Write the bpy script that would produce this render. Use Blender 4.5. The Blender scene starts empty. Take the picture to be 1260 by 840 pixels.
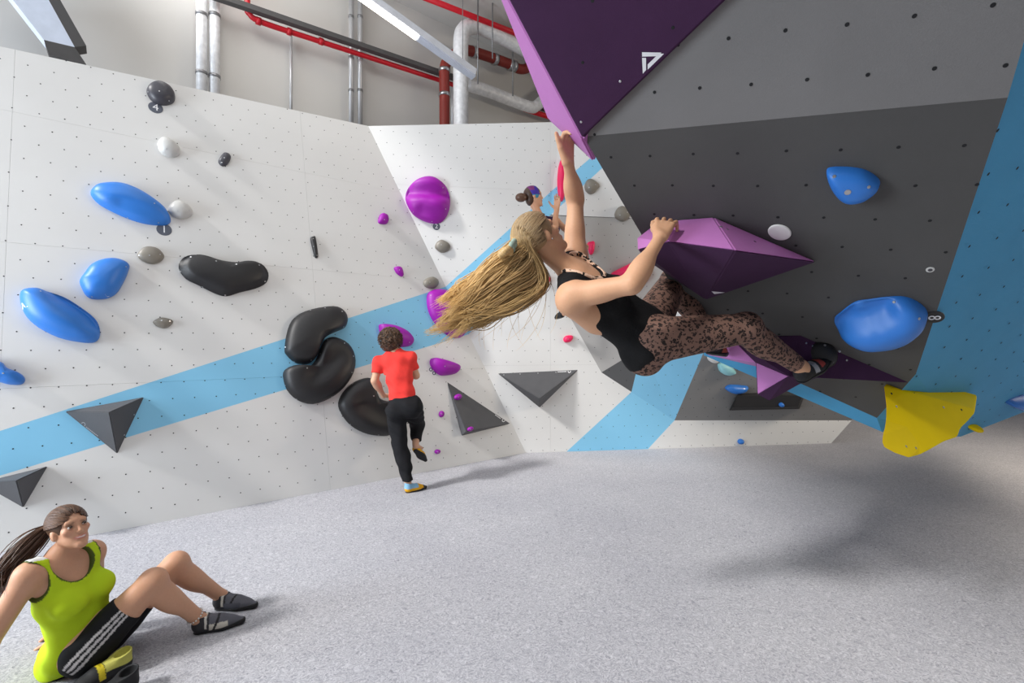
import bpy, bmesh, math, random
import numpy as np
from mathutils import Vector, Matrix
from mathutils.bvhtree import BVHTree
random.seed(7); np.random.seed(7)
V = Vector
C = bpy.context.scene.collection
# ------------------------------------------------------------------ camera
W_, H_, F_, CH = 1260, 840, 600.0, 1.55
cam_d = bpy.data.cameras.new('camera'); cam = bpy.data.objects.new('camera', cam_d); C.objects.link(cam)
cam.location = (0, 0, CH); cam.rotation_euler = (math.pi/2, 0, 0)
cam_d.sensor_width = 36; cam_d.lens = 36*F_/W_; cam_d.clip_start = 0.05; cam_d.clip_end = 100
bpy.context.scene.camera = cam
vs = bpy.context.scene.view_settings
vs.view_transform = 'Standard'; vs.look = 'None'; vs.gamma = 1; vs.use_curve_mapping = False
vs.exposure = 0.0
# ------------------------------------------------------------------ light
wd = bpy.data.worlds.new('hall_light'); bpy.context.scene.world = wd; wd.use_nodes = True
bg = wd.node_tree.nodes['Background']; bg.inputs[0].default_value = (0.93, 0.96, 1.0, 1); bg.inputs[1].default_value = 0.2
def lamp(name, kind, loc, target, energy, color=(1, 1, 1), size=1, size_y=None, angle=0.1):
    l = bpy.data.lights.new(name, kind); o = bpy.data.objects.new(name, l); C.objects.link(o)
    l.energy = energy; l.color = color
    if kind == 'AREA':
        l.shape = 'RECTANGLE'; l.size = size; l.size_y = size_y or size
    if kind == 'SUN': l.angle = angle
    if kind == 'SPOT': l.spot_size = size; l.shadow_soft_size = 0.1
    o.location = loc
    o.rotation_euler = (V(target)-V(loc)).to_track_quat('-Z', 'Y').to_euler()
    return o
lamp('roof_sun', 'SUN', (-6.2, -4.2, 7.4), (0, 0, 1.2), 3.0, (1, 0.985, 0.96), angle=0.12)
lamp('assumed_overhead_light', 'AREA', (-1.0, -0.2, 7.1), (-1.0, -0.19, 0), 170, (0.98, 0.99, 1), 7, 7)  # assumed overhead light, one bare area lamp with no fittings built
lamp('assumed_left_daylight', 'AREA', (-7.0, 0.4, 2.2), (-4.0, 3.4, 3.2), 520, (0.82, 0.91, 1.0), 3.0, 3.2)  # assumed daylight from the left, unseen and with no window built; brightens slab wall
lamp('assumed_warm_fill', 'AREA', (7.8, 4.4, 4.0), (3.6, 4.8, 0), 230, (1, 0.88, 0.72), 2.4, 1.0)  # assumed warm source, unseen, added to fill the floor under the overhang
lamp('hall_wall_fill', 'AREA', (-3.6, 5.2, 6.9), (-1.6, 8.6, 5.2), 60, (1, 0.99, 0.97), 4.0, 0.5)  # added fill lamp with no visible fitting, brightens the upper hall wall
# ------------------------------------------------------------------ geometry helpers
CAM = V((0, 0, CH))
def ray(u, v): return V(((u-630)/F_, 1.0, (420-v)/F_))
def P(u, v, d): return CAM + ray(u, v)*d
def ground(u, v): return P(u, v, CH*F_/(v-420))
class Plane:
    def __init__(s, a, b, c):
        s.o = V(a); n = (V(b)-V(a)).cross(V(c)-V(a)).normalized()
        if n.dot(CAM-s.o) < 0: n = -n
        s.n = n
        s.x = V((0, 0, 1)).cross(n); s.x = s.x.normalized() if s.x.length > 1e-4 else V((1, 0, 0))
        if s.x.x < 0: s.x = -s.x
        s.y = s.n.cross(s.x)
        if s.y.z < 0: s.y = -s.y
    def hit(s, u, v, off=0.0):
        r = ray(u, v); t = (s.o+s.n*off-CAM).dot(s.n)/r.dot(s.n); return CAM+r*t
    def to2(s, p): q = V(p)-s.o; return (q.dot(s.x), q.dot(s.y))
    def to3(s, xy, off=0.0): return s.o+s.x*xy[0]+s.y*xy[1]+s.n*off
def tag(o, label=None, cat=None, group=None, kind=None):
    if label: o['label'] = label
    if cat: o['category'] = cat
    if group: o['group'] = group
    if kind: o['kind'] = kind
    return o
def mesh_obj(name, verts, faces, mats, parent=None, smooth=False, midx=None, recalc=False):
    me = bpy.data.meshes.new(name); me.from_pydata([tuple(v) for v in verts], [], faces)
    for m in (mats if isinstance(mats, (list, tuple)) else [mats]): me.materials.append(m)
    if midx is not None: me.polygons.foreach_set('material_index', midx)
    if smooth: me.polygons.foreach_set('use_smooth', [True]*len(me.polygons))
    if recalc:
        bm = bmesh.new(); bm.from_mesh(me); bmesh.ops.recalc_face_normals(bm, faces=bm.faces[:]); bm.to_mesh(me); bm.free()
    me.update()
    o = bpy.data.objects.new(name, me); C.objects.link(o)
    if parent: o.parent = parent; o.matrix_parent_inverse = parent.matrix_world.inverted() if parent.type != 'EMPTY' else Matrix.Translation(parent.location).inverted()
    return o
def empty(name, loc=(0, 0, 0)):
    o = bpy.data.objects.new(name, None); C.objects.link(o); o.location = loc; o.empty_display_size = 0.05; return o
# ------------------------------------------------------------------ materials
def lin(c): return tuple(((x/255)/12.92 if x/255 <= 0.04045 else ((x/255+0.055)/1.055)**2.4) for x in c)+(1,)
MATS = {}
def mat(name, rgb, rough=0.6, spec=0.4, metal=0, var=0.06, scale=8, bump=0.0, bscale=60, emit=0):
    """rgb in sRGB 0-255; slight noise variation in colour and fine relief"""
    if name in MATS: return MATS[name]
    m = bpy.data.materials.new(name); m.use_nodes = True; nt = m.node_tree; b = nt.nodes['Principled BSDF']
    b.inputs['Roughness'].default_value = rough; b.inputs['Metallic'].default_value = metal
    b.inputs['Specular IOR Level'].default_value = spec
    c = lin(rgb); tc = nt.nodes.new('ShaderNodeTexCoord')
    n = nt.nodes.new('ShaderNodeTexNoise'); n.inputs['Scale'].default_value = scale; n.inputs['Detail'].default_value = 5
    nt.links.new(tc.outputs['Object'], n.inputs['Vector'])
    r = nt.nodes.new('ShaderNodeValToRGB'); r.color_ramp.elements[0].position = 0.3; r.color_ramp.elements[1].position = 0.7
    r.color_ramp.elements[0].color = tuple(x*(1-var) for x in c[:3])+(1,); r.color_ramp.elements[1].color = tuple(min(1, x*(1+var)) for x in c[:3])+(1,)
    nt.links.new(n.outputs['Fac'], r.inputs['Fac']); nt.links.new(r.outputs['Color'], b.inputs['Base Color'])
    if bump:
        n2 = nt.nodes.new('ShaderNodeTexNoise'); n2.inputs['Scale'].default_value = bscale; n2.inputs['Detail'].default_value = 3
        nt.links.new(tc.outputs['Object'], n2.inputs['Vector'])
        bp = nt.nodes.new('ShaderNodeBump'); bp.inputs['Strength'].default_value = bump; bp.inputs['Distance'].default_value = 0.01
        nt.links.new(n2.outputs['Fac'], bp.inputs['Height']); nt.links.new(bp.outputs['Normal'], b.inputs['Normal'])
    if emit: b.inputs['Emission Color'].default_value = c; b.inputs['Emission Strength'].default_value = emit
    MATS[name] = m; return m
def carpet():
    m = bpy.data.materials.new('speckled_carpet'); m.use_nodes = True; nt = m.node_tree; b = nt.nodes['Principled BSDF']
    b.inputs['Roughness'].default_value = 0.95; b.inputs['Specular IOR Level'].default_value = 0.1
    N = nt.nodes.new; L = nt.links.new
    tc = N('ShaderNodeTexCoord')
    wv = N('ShaderNodeTexNoise'); wv.inputs['Scale'].default_value = 14; L(tc.outputs['Object'], wv.inputs['Vector'])
    mx = N('ShaderNodeMixRGB'); mx.inputs['Fac'].default_value = 0.12; L(tc.outputs['Object'], mx.inputs[1]); L(wv.outputs['Color'], mx.inputs[2])
    a = N('ShaderNodeTexNoise'); a.inputs['Scale'].default_value = 85; a.inputs['Detail'].default_value = 4; a.inputs['Roughness'].default_value = 0.8; L(mx.outputs[0], a.inputs['Vector'])
    r = N('ShaderNodeValToRGB'); e = r.color_ramp.elements
    e[0].position = 0.3; e[0].color = lin((130, 130, 136)); e[1].position = 0.7; e[1].color = lin((218, 217, 220))
    k = r.color_ramp.elements.new(0.5); k.color = lin((180, 179, 184)); L(a.outputs['Fac'], r.inputs['Fac'])
    bn = N('ShaderNodeTexNoise'); bn.inputs['Scale'].default_value = 0.9; bn.inputs['Detail'].default_value = 3; L(tc.outputs['Object'], bn.inputs['Vector'])
    br = N('ShaderNodeValToRGB'); br.color_ramp.elements[0].position = 0.3; br.color_ramp.elements[0].color = (0.86, 0.86, 0.88, 1); br.color_ramp.elements[1].position = 0.7; br.color_ramp.elements[1].color = (1, 1, 1, 1)
    L(bn.outputs['Fac'], br.inputs['Fac'])
    mm = N('ShaderNodeMixRGB'); mm.blend_type = 'MULTIPLY'; mm.inputs[0].default_value = 1; L(r.outputs[0], mm.inputs[1]); L(br.outputs[0], mm.inputs[2])
    L(mm.outputs[0], b.inputs['Base Color'])
    bp = N('ShaderNodeBump'); bp.inputs['Strength'].default_value = 0.35; bp.inputs['Distance'].default_value = 0.008; L(a.outputs['Fac'], bp.inputs['Height']); L(bp.outputs['Normal'], b.inputs['Normal'])
    return m
def attr_mat(name, rough=0.5, spec=0.4, sss=0.0, nscale=60, nvar=0.08, bump=0.0):
    m = bpy.data.materials.new(name); m.use_nodes = True; nt = m.node_tree; b = nt.nodes['Principled BSDF']
    b.inputs['Roughness'].default_value = rough; b.inputs['Specular IOR Level'].default_value = spec
    a = nt.nodes.new('ShaderNodeVertexColor'); a.layer_name = 'tone'
    tc = nt.nodes.new('ShaderNodeTexCoord'); n = nt.nodes.new('ShaderNodeTexNoise'); n.inputs['Scale'].default_value = nscale
    nt.links.new(tc.outputs['Object'], n.inputs['Vector'])
    h = nt.nodes.new('ShaderNodeMapRange'); h.inputs['To Min'].default_value = 1-nvar; h.inputs['To Max'].default_value = 1+nvar
    nt.links.new(n.outputs['Fac'], h.inputs['Value'])
    mm = nt.nodes.new('ShaderNodeMixRGB'); mm.blend_type = 'MULTIPLY'; mm.inputs[0].default_value = 1
    nt.links.new(a.outputs['Color'], mm.inputs[1]); nt.links.new(h.outputs[0], mm.inputs[2])
    nt.links.new(mm.outputs[0], b.inputs['Base Color'])
    if bump:
        bp = nt.nodes.new('ShaderNodeBump'); bp.inputs['Strength'].default_value = bump; bp.inputs['Distance'].default_value = 0.005
        nt.links.new(n.outputs['Fac'], bp.inputs['Height']); nt.links.new(bp.outputs['Normal'], b.inputs['Normal'])
    if sss:
        b.inputs['Subsurface Weight'].default_value = sss; b.inputs['Subsurface Radius'].default_value = (0.012, 0.005, 0.003); b.inputs['Subsurface Scale'].default_value = 0.5
    return m
white = mat('white_wall_paint', (220, 219, 217), 0.7, 0.25, var=0.025, scale=1.3, bump=0.06, bscale=160)
blue_p = mat('sky_blue_wall_paint', (134, 197, 230), 0.65, 0.25, var=0.03, scale=1.5, bump=0.06, bscale=160)
grey_p = mat('mid_grey_wall_paint', (134, 133, 132), 0.65, 0.25, var=0.04, scale=1.5, bump=0.06, bscale=160)
dgrey_p = mat('dark_grey_wall_paint', (92, 92, 93), 0.65, 0.25, var=0.04, scale=1.5, bump=0.06, bscale=160)
pgrey_p = mat('pale_grey_wall_paint', (172, 169, 166), 0.65, 0.25, var=0.03, scale=1.5, bump=0.06, bscale=160)
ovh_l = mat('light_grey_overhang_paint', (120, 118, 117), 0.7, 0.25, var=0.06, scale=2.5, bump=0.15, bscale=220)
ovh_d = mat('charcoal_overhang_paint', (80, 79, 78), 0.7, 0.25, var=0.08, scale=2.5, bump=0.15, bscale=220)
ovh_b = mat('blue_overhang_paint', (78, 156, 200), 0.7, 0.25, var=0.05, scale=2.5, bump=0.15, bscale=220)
joint = mat('plywood_edge', (150, 148, 145), 0.8)
hole_m = mat('bolt_hole_dark', (26, 26, 28), 0.8)
bolt_m = mat('steel_bolt', (190, 190, 192), 0.3, 0.5, 1.0)
plaster = mat('hall_plaster', (206, 203, 199), 0.85, 0.2, var=0.03, scale=0.8, bump=0.05, bscale=40)
# ------------------------------------------------------------------ wall planes
G = ground
b0, b1, b2 = G(130, 655), G(647, 557), G(1030, 545)
W2 = Plane(b1, b2, b1+V((0, 0, 1)))
ridge_top = W2.hit(453, 155)
W1 = Plane(b0, b1, ridge_top)
base_dir = (b1-b0).normalized()
# ------------------------------------------------------------------ floor, hall shell
floor = mesh_obj('floor', [(-11, -3, 0), (16, -3, 0), (16, 15, 0), (-11, 15, 0), (-11, -3, -.3), (16, -3, -.3), (16, 15, -.3), (-11, 15, -.3)],
                 [(0, 1, 2, 3), (4, 7, 6, 5), (0, 4, 5, 1), (1, 5, 6, 2), (2, 6, 7, 3), (3, 7, 4, 0)], carpet())
tag(floor, kind='structure')
hn = V((-base_dir.y, base_dir.x, 0))                      # away from camera
hp = V((ridge_top.x, ridge_top.y, 0))+hn*1.45
HW = Plane(hp, hp+base_dir, hp+V((0, 0, 1)))
def slab(name, quad, thick, m, off):
    q = [V(p) for p in quad]; n = V(off).normalized()*thick
    return mesh_obj(name, q+[p+n for p in q], [(0, 1, 2, 3), (7, 6, 5, 4), (0, 4, 5, 1), (1, 5, 6, 2), (2, 6, 7, 3), (3, 7, 4, 0)], m, recalc=True)
a_, c_ = hp-base_dir*7.5, hp+base_dir*8.5
tag(slab('wall_back', [a_, c_, c_+V((0, 0, 7.35)), a_+V((0, 0, 7.35))], 0.25, plaster, hn), kind='structure')
tag(slab('ceiling', [(-4.5, -3, 7.35), (15, -3, 7.35), (15, 13, 7.35), (-4.5, 13, 7.35)], 0.25, plaster, (0, 0, 1)), kind='structure')
# ------------------------------------------------------------------ polygon clipping for painted, jointed wall panels
def clip_half(poly, nx, ny, c):
    out = []
    for i in range(len(poly)):
        p, q_ = poly[i], poly[(i+1) % len(poly)]
        dp, dq = nx*p[0]+ny*p[1]-c, nx*q_[0]+ny*q_[1]-c
        if dp <= 0: out.append(p)
        if dp*dq < 0:
            t = dp/(dp-dq); out.append((p[0]+t*(q_[0]-p[0]), p[1]+t*(q_[1]-p[1])))
    return out
def clip_rect(poly, x0, y0, x1, y1):
    for a in ((1, 0, x1), (-1, 0, -x0), (0, 1, y1), (0, -1, -y0)):
        poly = clip_half(poly, *a)
        if len(poly) < 3: return []
    return poly
def area2(p): return 0.5*sum(p[i][0]*p[(i+1) % len(p)][1]-p[(i+1) % len(p)][0]*p[i][1] for i in range(len(p)))
def inside(p, poly):
    c = False; n = len(poly)
    for i in range(n):
        a, b = poly[i], poly[(i+1) % n]
        if (a[1] > p[1]) != (b[1] > p[1]) and p[0] < (b[0]-a[0])*(p[1]-a[1])/(b[1]-a[1])+a[0]: c = not c
    return c
def painted_wall(name, pl, regions, size=None, gap=0.0006, org=(0, 0), thick=0.018, parent=None):
    """regions: (2-D polygon in the wall plane, material). size: plywood sheet; one child per sheet"""
    if parent is None:
        vs_, fs = [], []
        for poly, m in regions:
            k = len(vs_); n = len(poly)
            vs_ += [pl.to3(p, -0.006) for p in poly]+[pl.to3(p, -0.16) for p in poly]
            fs += [tuple(range(k, k+n)), tuple(range(k+2*n-1, k+n-1, -1))]+[(k+i, k+n+i, k+n+(i+1) % n, k+(i+1) % n) for i in range(n)]
        parent = tag(mesh_obj(name, vs_, fs, joint, recalc=True), kind='structure')
    xs = [p[0] for r in regions for p in r[0]]; ys = [p[1] for r in regions for p in r[0]]
    cells = []
    if size:
        i0, i1 = math.floor((min(xs)-org[0])/size[0]), math.ceil((max(xs)-org[0])/size[0])
        j0, j1 = math.floor((min(ys)-org[1])/size[1]), math.ceil((max(ys)-org[1])/size[1])
        cells = [(org[0]+i*size[0], org[1]+j*size[1], org[0]+(i+1)*size[0], org[1]+(j+1)*size[1]) for i in range(i0, i1) for j in range(j0, j1)]
    else: cells = [(min(xs)-1, min(ys)-1, max(xs)+1, max(ys)+1)]
    for c in cells:
        vs_, fs, ms, mi = [], [], [], []
        for poly, m in regions:
            p = clip_rect(poly, c[0]+gap, c[1]+gap, c[2]-gap, c[3]-gap)
            if len(p) < 3 or abs(area2(p)) < 2e-4: continue
            if area2(p) < 0: p = p[::-1]
            if m not in ms: ms.append(m)
            k = len(vs_); n = len(p)
            vs_ += [pl.to3(x) for x in p]+[pl.to3(x, -thick) for x in p]
            fl = [tuple(range(k, k+n))]+[(k+i, k+n+i, k+n+(i+1) % n, k+(i+1) % n) for i in range(n)]
            fs += fl; mi += [ms.index(m)]*len(fl)
        if fs: mesh_obj('wall_panel', vs_, fs, ms, parent, midx=mi)
    return parent
def bolt_holes(pl, polys, parent, sx=0.17, sy=0.155, r=0.0058, org=(0, 0), ang=0.0, mat_=None, n=6, skip=0.0, off=0.0008):
    """T-nut holes on a staggered grid: far too many to lift out singly"""
    xs = [p[0] for q in polys for p in q]; ys = [p[1] for q in polys for p in q]
    cx, cy = (min(xs)+max(xs))/2, (min(ys)+max(ys))/2; R = max(max(xs)-min(xs), max(ys)-min(ys))
    vs_, fs = [], []; ca, sa = math.cos(ang), math.sin(ang)
    for j in range(int(-R/sy)-1, int(R/sy)+2):
        for i in range(int(-R/sx)-1, int(R/sx)+2):
            gx, gy = (i+0.5*(j % 2))*sx+org[0], j*sy+org[1]
            x, y = cx+gx*ca-gy*sa+random.uniform(-.004, .004), cy+gx*sa+gy*ca+random.uniform(-.004, .004)
            if not any(inside((x, y), q) for q in polys) or random.random() < skip: continue
            k = len(vs_)
            vs_ += [pl.to3((x+r*math.cos(2*math.pi*t/n), y+r*math.sin(2*math.pi*t/n)), off) for t in range(n)]
            fs.append(tuple(range(k, k+n)))
    if fs: tag(mesh_obj('bolt_holes', vs_, fs, mat_ or hole_m, parent), kind='stuff')
def px2(pl, pts): return [pl.to2(pl.hit(*p)) for p in pts]
# --- left slab wall
L0 = W1.to2(b0-base_dir*2.6); L1 = W1.to2(b1); L2 = W1.to2(ridge_top)
tl = W1.to2(W1.hit(0, 57)); sl = (L2[1]-tl[1])/(L2[0]-tl[0]); L3 = (L0[0], L2[1]+sl*(L0[0]-L2[0]))
def at_x(p, q_, x): return (x, p[1]+(q_[1]-p[1])*(x-p[0])/(q_[0]-p[0]))
s_top = px2(W1, [(0, 530), (547, 353)]); s_bot = px2(W1, [(0, 585), (577, 411)])
sT0 = at_x(*s_top, L0[0]); sB0 = at_x(*s_bot, L0[0])
def on_ridge(t): return (L1[0]+(L2[0]-L1[0])*t, L1[1]+(L2[1]-L1[1])*t)
def isect(p, q_, a, b):
    d1 = (q_[0]-p[0], q_[1]-p[1]); d2 = (b[0]-a[0], b[1]-a[1]); den = d1[0]*d2[1]-d1[1]*d2[0]
    t = ((a[0]-p[0])*d2[1]-(a[1]-p[1])*d2[0])/den; return (p[0]+t*d1[0], p[1]+t*d1[1])
rT = isect(*s_top, L1, L2); rB = isect(*s_bot, L1, L2)
wl = painted_wall('wall_left', W1, [([L3, sT0, rT, L2], white), ([sT0, sB0, rB, rT], blue_p), ([sB0, L0, L1, rB], white)], size=(2.44, 1.22), org=(L1[0]-.25, L1[1]))
bolt_holes(W1, [[L0, L1, L2, L3]], wl, org=(0.03, 0.02))
# --- far wall: vertical facet with blue stripe and lower band
rT3, rB3 = W1.to3(rT), W1.to3(rB)
X0, X1, X2, X3, X4, X5 = [W2.hit(*p) for p in [(676, 265), (690, 370), (740, 458), (830, 517), (1048, 517), (1022, 546)]]
T2 = W2.hit(690, 150)
w2 = W2.to2
sT = px2(W2, [(682, 232)])[0]; sB = px2(W2, [(678, 292)])[0]
kk = px2(W2, [(777, 482), (697, 556.5), (797, 553)])
A1, A2, A3, A4, A5 = w2(X1), w2(X2), w2(X3), w2(X4), w2(X5)
cT = isect(w2(rT3), sT, w2(T2), w2(X0)); cB = isect(w2(rB3), sB, w2(X0), A1)
kb = lambda p: (p[0], w2(b1)[1]+(A5[1]-w2(b1)[1])*(p[0]-w2(b1)[0])/(A5[0]-w2(b1)[0]))
k1, k2 = kb(kk[1]), kb(kk[2])
wf = painted_wall('wall_far', W2, [
    ([w2(ridge_top), w2(rT3), cT, w2(T2)], white),
    ([w2(rT3), w2(rB3), cB, w2(X0), cT], blue_p),
    ([w2(rB3), w2(b1), k1, kk[0], A2, A1, cB], white),
    ([k1, k2, A3, kk[0]], blue_p),
    ([k2, A5, A4, A3], white)], size=(2.44, 1.22), org=(w2(b1)[0]+.35, w2(b1)[1]))
bolt_holes(W2, [[w2(ridge_top), w2(b1), A5, A4, A3, A2, A1, w2(X0), w2(T2)]], wf, org=(0.05, 0.04))
# --- leaning facets to the right of it
def fp(u, v, k): h = W2.hit(u, v); return CAM+(h-CAM)*k
Ym, Y1, Y2 = fp(905, 274, .93), fp(866, 433, .93), fp(1065, 430, .92)
W3 = Plane(T2, X0, Ym); Y0 = Plane(X0, X1, Ym).hit(790, 428)
def face_of(pl, pts, m, parent): return painted_wall('', pl, [([pl.to2(p) for p in pts], m)], parent=parent, thick=0.05)
Ttr = W3.hit(905, 130)
wg = tag(mesh_obj('wall_recess', [p+V((0, .12, 0)) for p in (T2, X0, Ym, Ttr)]+[p+V((0, .3, 0)) for p in (T2, X0, Ym, Ttr)],
     [(0, 1, 2, 3), (7, 6, 5, 4), (0, 4, 5, 1), (1, 5, 6, 2), (2, 6, 7, 3), (3, 7, 4, 0)], joint, recalc=True), kind='structure')
h3 = lambda u, v: W3.hit(u, v)
lt, lb = W3.to3(W3.to2(W2.to3(cT))), h3(678, 264)
face_of(W3, [T2, lt, h3(760, 166), h3(905, 40), Ttr], white, wg)
face_of(W3, [lt, X0, lb, h3(786, 166), h3(905, 66), h3(905, 40), h3(760, 166)], blue_p, wg)
face_of(W3, [lb, Ym, h3(905, 66), h3(786, 166)], white, wg)
for pts, m in (((X0, X1, Ym), pgrey_p), ((X1, Y0, Ym), pgrey_p), ((X1, X2, Y0), pgrey_p), ((X2, W2.hit(777, 482), Y0), dgrey_p),
               ((W2.hit(777, 482), X3, Y0), blue_p), ((X3, Y1, Y0), blue_p), ((X3, X4, Y1), grey_p), ((X4, Y2, Y1), grey_p), ((Y0, Y1, Ym), white), ((Y1, Y2, Ym), white)):
    pl = Plane(*pts); face_of(pl, pts, m, wg)
    bolt_holes(pl, [[pl.to2(p) for p in pts]], wg, off=0.001)
bolt_holes(W3, [[W3.to2(p) for p in (T2, X0, Ym, Ttr)]], wg)
F_blue = Plane(X3, X4, Y1); F_low = Plane(X1, Y0, Ym)
# ------------------------------------------------------------------ overhanging prow (right)
PC = Plane(P(718, 168, 2.10), P(1240, 120, 1.45), P(1000, 450, 2.62))
PB = Plane(P(718, 168, 2.10), P(1240, 120, 1.45), P(1000, 0, 1.5))
c1, c2, c3, c4, c5 = [PC.hit(*p) for p in [(718, 168), (1240, 120), (1127, 460), (1079, 514), (866, 418)]]
PD = Plane(c2, c3, P(1260, 480, 3.3))
lip = V((.10, .16, -.06))
c4l = P(1085, 531, c4.y+.10); c5l = P(866, 437, c5.y+.10)
d1, d2, d3 = PD.hit(1262, 44), PD.hit(1420, -160), PD.hit(1420, 440)
d4 = PD.hit(1262, 506); d5 = PD.hit(1182, 537)
bt = [PB.hit(900, -120), PB.hit(1300, -200), PB.hit(1262, 44), PB.hit(640, -80)]
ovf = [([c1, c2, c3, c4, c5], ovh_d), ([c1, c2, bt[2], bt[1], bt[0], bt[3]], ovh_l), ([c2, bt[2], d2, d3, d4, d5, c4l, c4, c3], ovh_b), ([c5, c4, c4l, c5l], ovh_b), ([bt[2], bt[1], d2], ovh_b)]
vs_, fs, mi, ms = [], [], [], [ovh_d, ovh_l, ovh_b, joint]
for pts, m in ovf:
    k = len(vs_); vs_ += list(pts); fs.append(tuple(range(k, k+len(pts)))); mi.append(ms.index(m))
loop = [c1, c5, c5l, c4l, d5, d4, d3, d2, bt[1], bt[0], bt[3]]
back = V((1.5, 1.9, 0.55)); k = len(vs_); n = len(loop)
vs_ += loop+[p+back for p in loop]
fs += [(k+i, k+(i+1) % n, k+n+(i+1) % n, k+n+i) for i in range(n)]+[tuple(range(k+n, k+2*n))]; mi += [3]*(n+1)
wr = tag(mesh_obj('wall_right', vs_, fs, ms, midx=mi), kind='structure')
bolt_holes(PC, [[PC.to2(p) for p in (c1, c2, c3, c4, c5)]], wr, sx=.168, sy=.15, r=.0062, n=12, ang=-0.22, off=.0012)
bolt_holes(PB, [[PB.to2(p) for p in (c1, c2, bt[2], bt[1], bt[0], bt[3])]], wr, sx=.168, sy=.15, r=.0062, n=12, ang=-.2, org=(.04, .07), off=.0012)
bolt_holes(PD, [[PD.to2(p) for p in (c2, bt[2], d2, d3, d4, d5, c4, c3)]], wr, sx=.168, sy=.15, r=.0062, n=12, ang=.3, off=.0012)

# ------------------------------------------------------------------ climbing holds: moulded bodies on the wall
def spline(pts, n=44):
    out = []; m = len(pts); per = max(2, n//m+1)
    for i in range(m):
        p0, p1, p2, p3 = [np.array(pts[(i+k-1) % m], float) for k in range(4)]
        for t in np.linspace(0, 1, per, endpoint=False):
            out.append(tuple(0.5*((2*p1)+(-p0+p2)*t+(2*p0-5*p1+4*p2-p3)*t*t+(-p0+3*p1-3*p2+p3)*t**3)))
    return out
def oval(u, v, a, b, rot=0, n=12):
    return [(u+a*math.cos(t)*math.cos(rot)-b*math.sin(t)*math.sin(rot), v+a*math.cos(t)*math.sin(rot)+b*math.sin(t)*math.cos(rot)) for t in [2*math.pi*i/n for i in range(n)]]
HOLD = {}
def bvh(o):
    me = o.data; return BVHTree.FromPolygons([o.matrix_world @ v.co for v in me.vertices], [tuple(p.vertices) for p in me.polygons])
def cast(tree, u, v, pl=None):
    r = ray(u, v).normalized(); h = tree.ray_cast(CAM, r)
    if h[0] is None: return (pl.hit(u, v), pl.n) if pl else (None, None)
    n = h[1]
    if n.dot(r) > 0: n = -n
    return h[0], n
def disc_on(name, p, n, r, th, m, parent, seg=10):
    n = V(n).normalized(); a = n.orthogonal().normalized(); b = n.cross(a)
    vs_ = [p+(a*math.cos(2*math.pi*i/seg)+b*math.sin(2*math.pi*i/seg))*r*k+n*h for k, h in ((1, -.003), (1, th*.6), (.8, th)) for i in range(seg)]
    fs = [(j*seg+i, j*seg+(i+1) % seg, (j+1)*seg+(i+1) % seg, (j+1)*seg+i) for j in range(2) for i in range(seg)]+[tuple(range(2*seg, 3*seg))]
    return mesh_obj(name, vs_, fs, m, parent)
def mould(pl, outline, H, apex=None, grooves=(), power=2.2, rings=9, tilt=0, rim=0):
    o2 = [pl.to2(pl.hit(*p)) for p in spline(outline)]
    cx = sum(p[0] for p in o2)/len(o2); cy = sum(p[1] for p in o2)/len(o2)
    ax, ay = pl.to2(pl.hit(*apex)) if apex else (cx, cy)
    gr = [(pl.to2(pl.hit(*g[0])), pl.to2(pl.hit(*g[1])), g[2], g[3]) for g in grooves]
    vs_, fs = [], []; n = len(o2)
    ss = [1.0, 1.0]+[1-(i/(rings))**1.35 for i in range(1, rings)]
    for k, s_ in enumerate(ss):
        h = 0 if k == 0 else H*(0.10+0.90*(1-s_**power)**(1/power)) if k > 1 else H*0.10
        for p in o2:
            x, y = p[0]*s_+(cx+(ax-cx)*(1-s_)) * (1-s_), p[1]*s_+(cy+(ay-cy)*(1-s_))*(1-s_)
            hh = h
            for a, b, dp, wd_ in gr:
                dx, dy = b[0]-a[0], b[1]-a[1]; t = max(0, min(1, ((x-a[0])*dx+(y-a[1])*dy)/(dx*dx+dy*dy)))
                dd = math.hypot(x-a[0]-t*dx, y-a[1]-t*dy); hh -= dp*math.exp(-(dd/wd_)**2)*(1 if k > 1 else 0)
            if rim and k > 1 and s_ > rim: hh = min(hh, H*0.10+0.004)
            vs_.append(pl.to3((x, y), max(hh, 0.001 if k else -0.004)))
    R = len(ss)
    fs = [(j*n+i, j*n+(i+1) % n, (j+1)*n+(i+1) % n, (j+1)*n+i) for j in range(R-1) for i in range(n)]
    c = [sum((vs_[(R-1)*n+i] for i in range(n)), V((0, 0, 0)))/n]; vs_ += c
    fs += [((R-1)*n+i, (R-1)*n+(i+1) % n, R*n) for i in range(n)]
    if (vs_[1]-vs_[0]).cross(vs_[n]-vs_[0]).dot(vs_[0]-V(c[0])) < 0: fs = [f[::-1] for f in fs]
    return vs_, fs
def hold(label, pl, outline, H, m, bolts=(), group=None, apex=None, grooves=(), br=0.006, name='climbing_hold', **kw):
    vs_, fs = mould(pl, outline, H, apex, grooves, **kw)
    o = mesh_obj(name, vs_, fs, m, smooth=True, recalc=True); tag(o, label, 'climbing hold', group)
    if bolts:
        tr = bvh(o)
        for b in bolts:
            p, n = cast(tr, b[0], b[1], pl); disc_on('bolt', p, n, br*(b[2] if len(b) > 2 else 1), 0.002, bolt_m, o)
    return o
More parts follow.
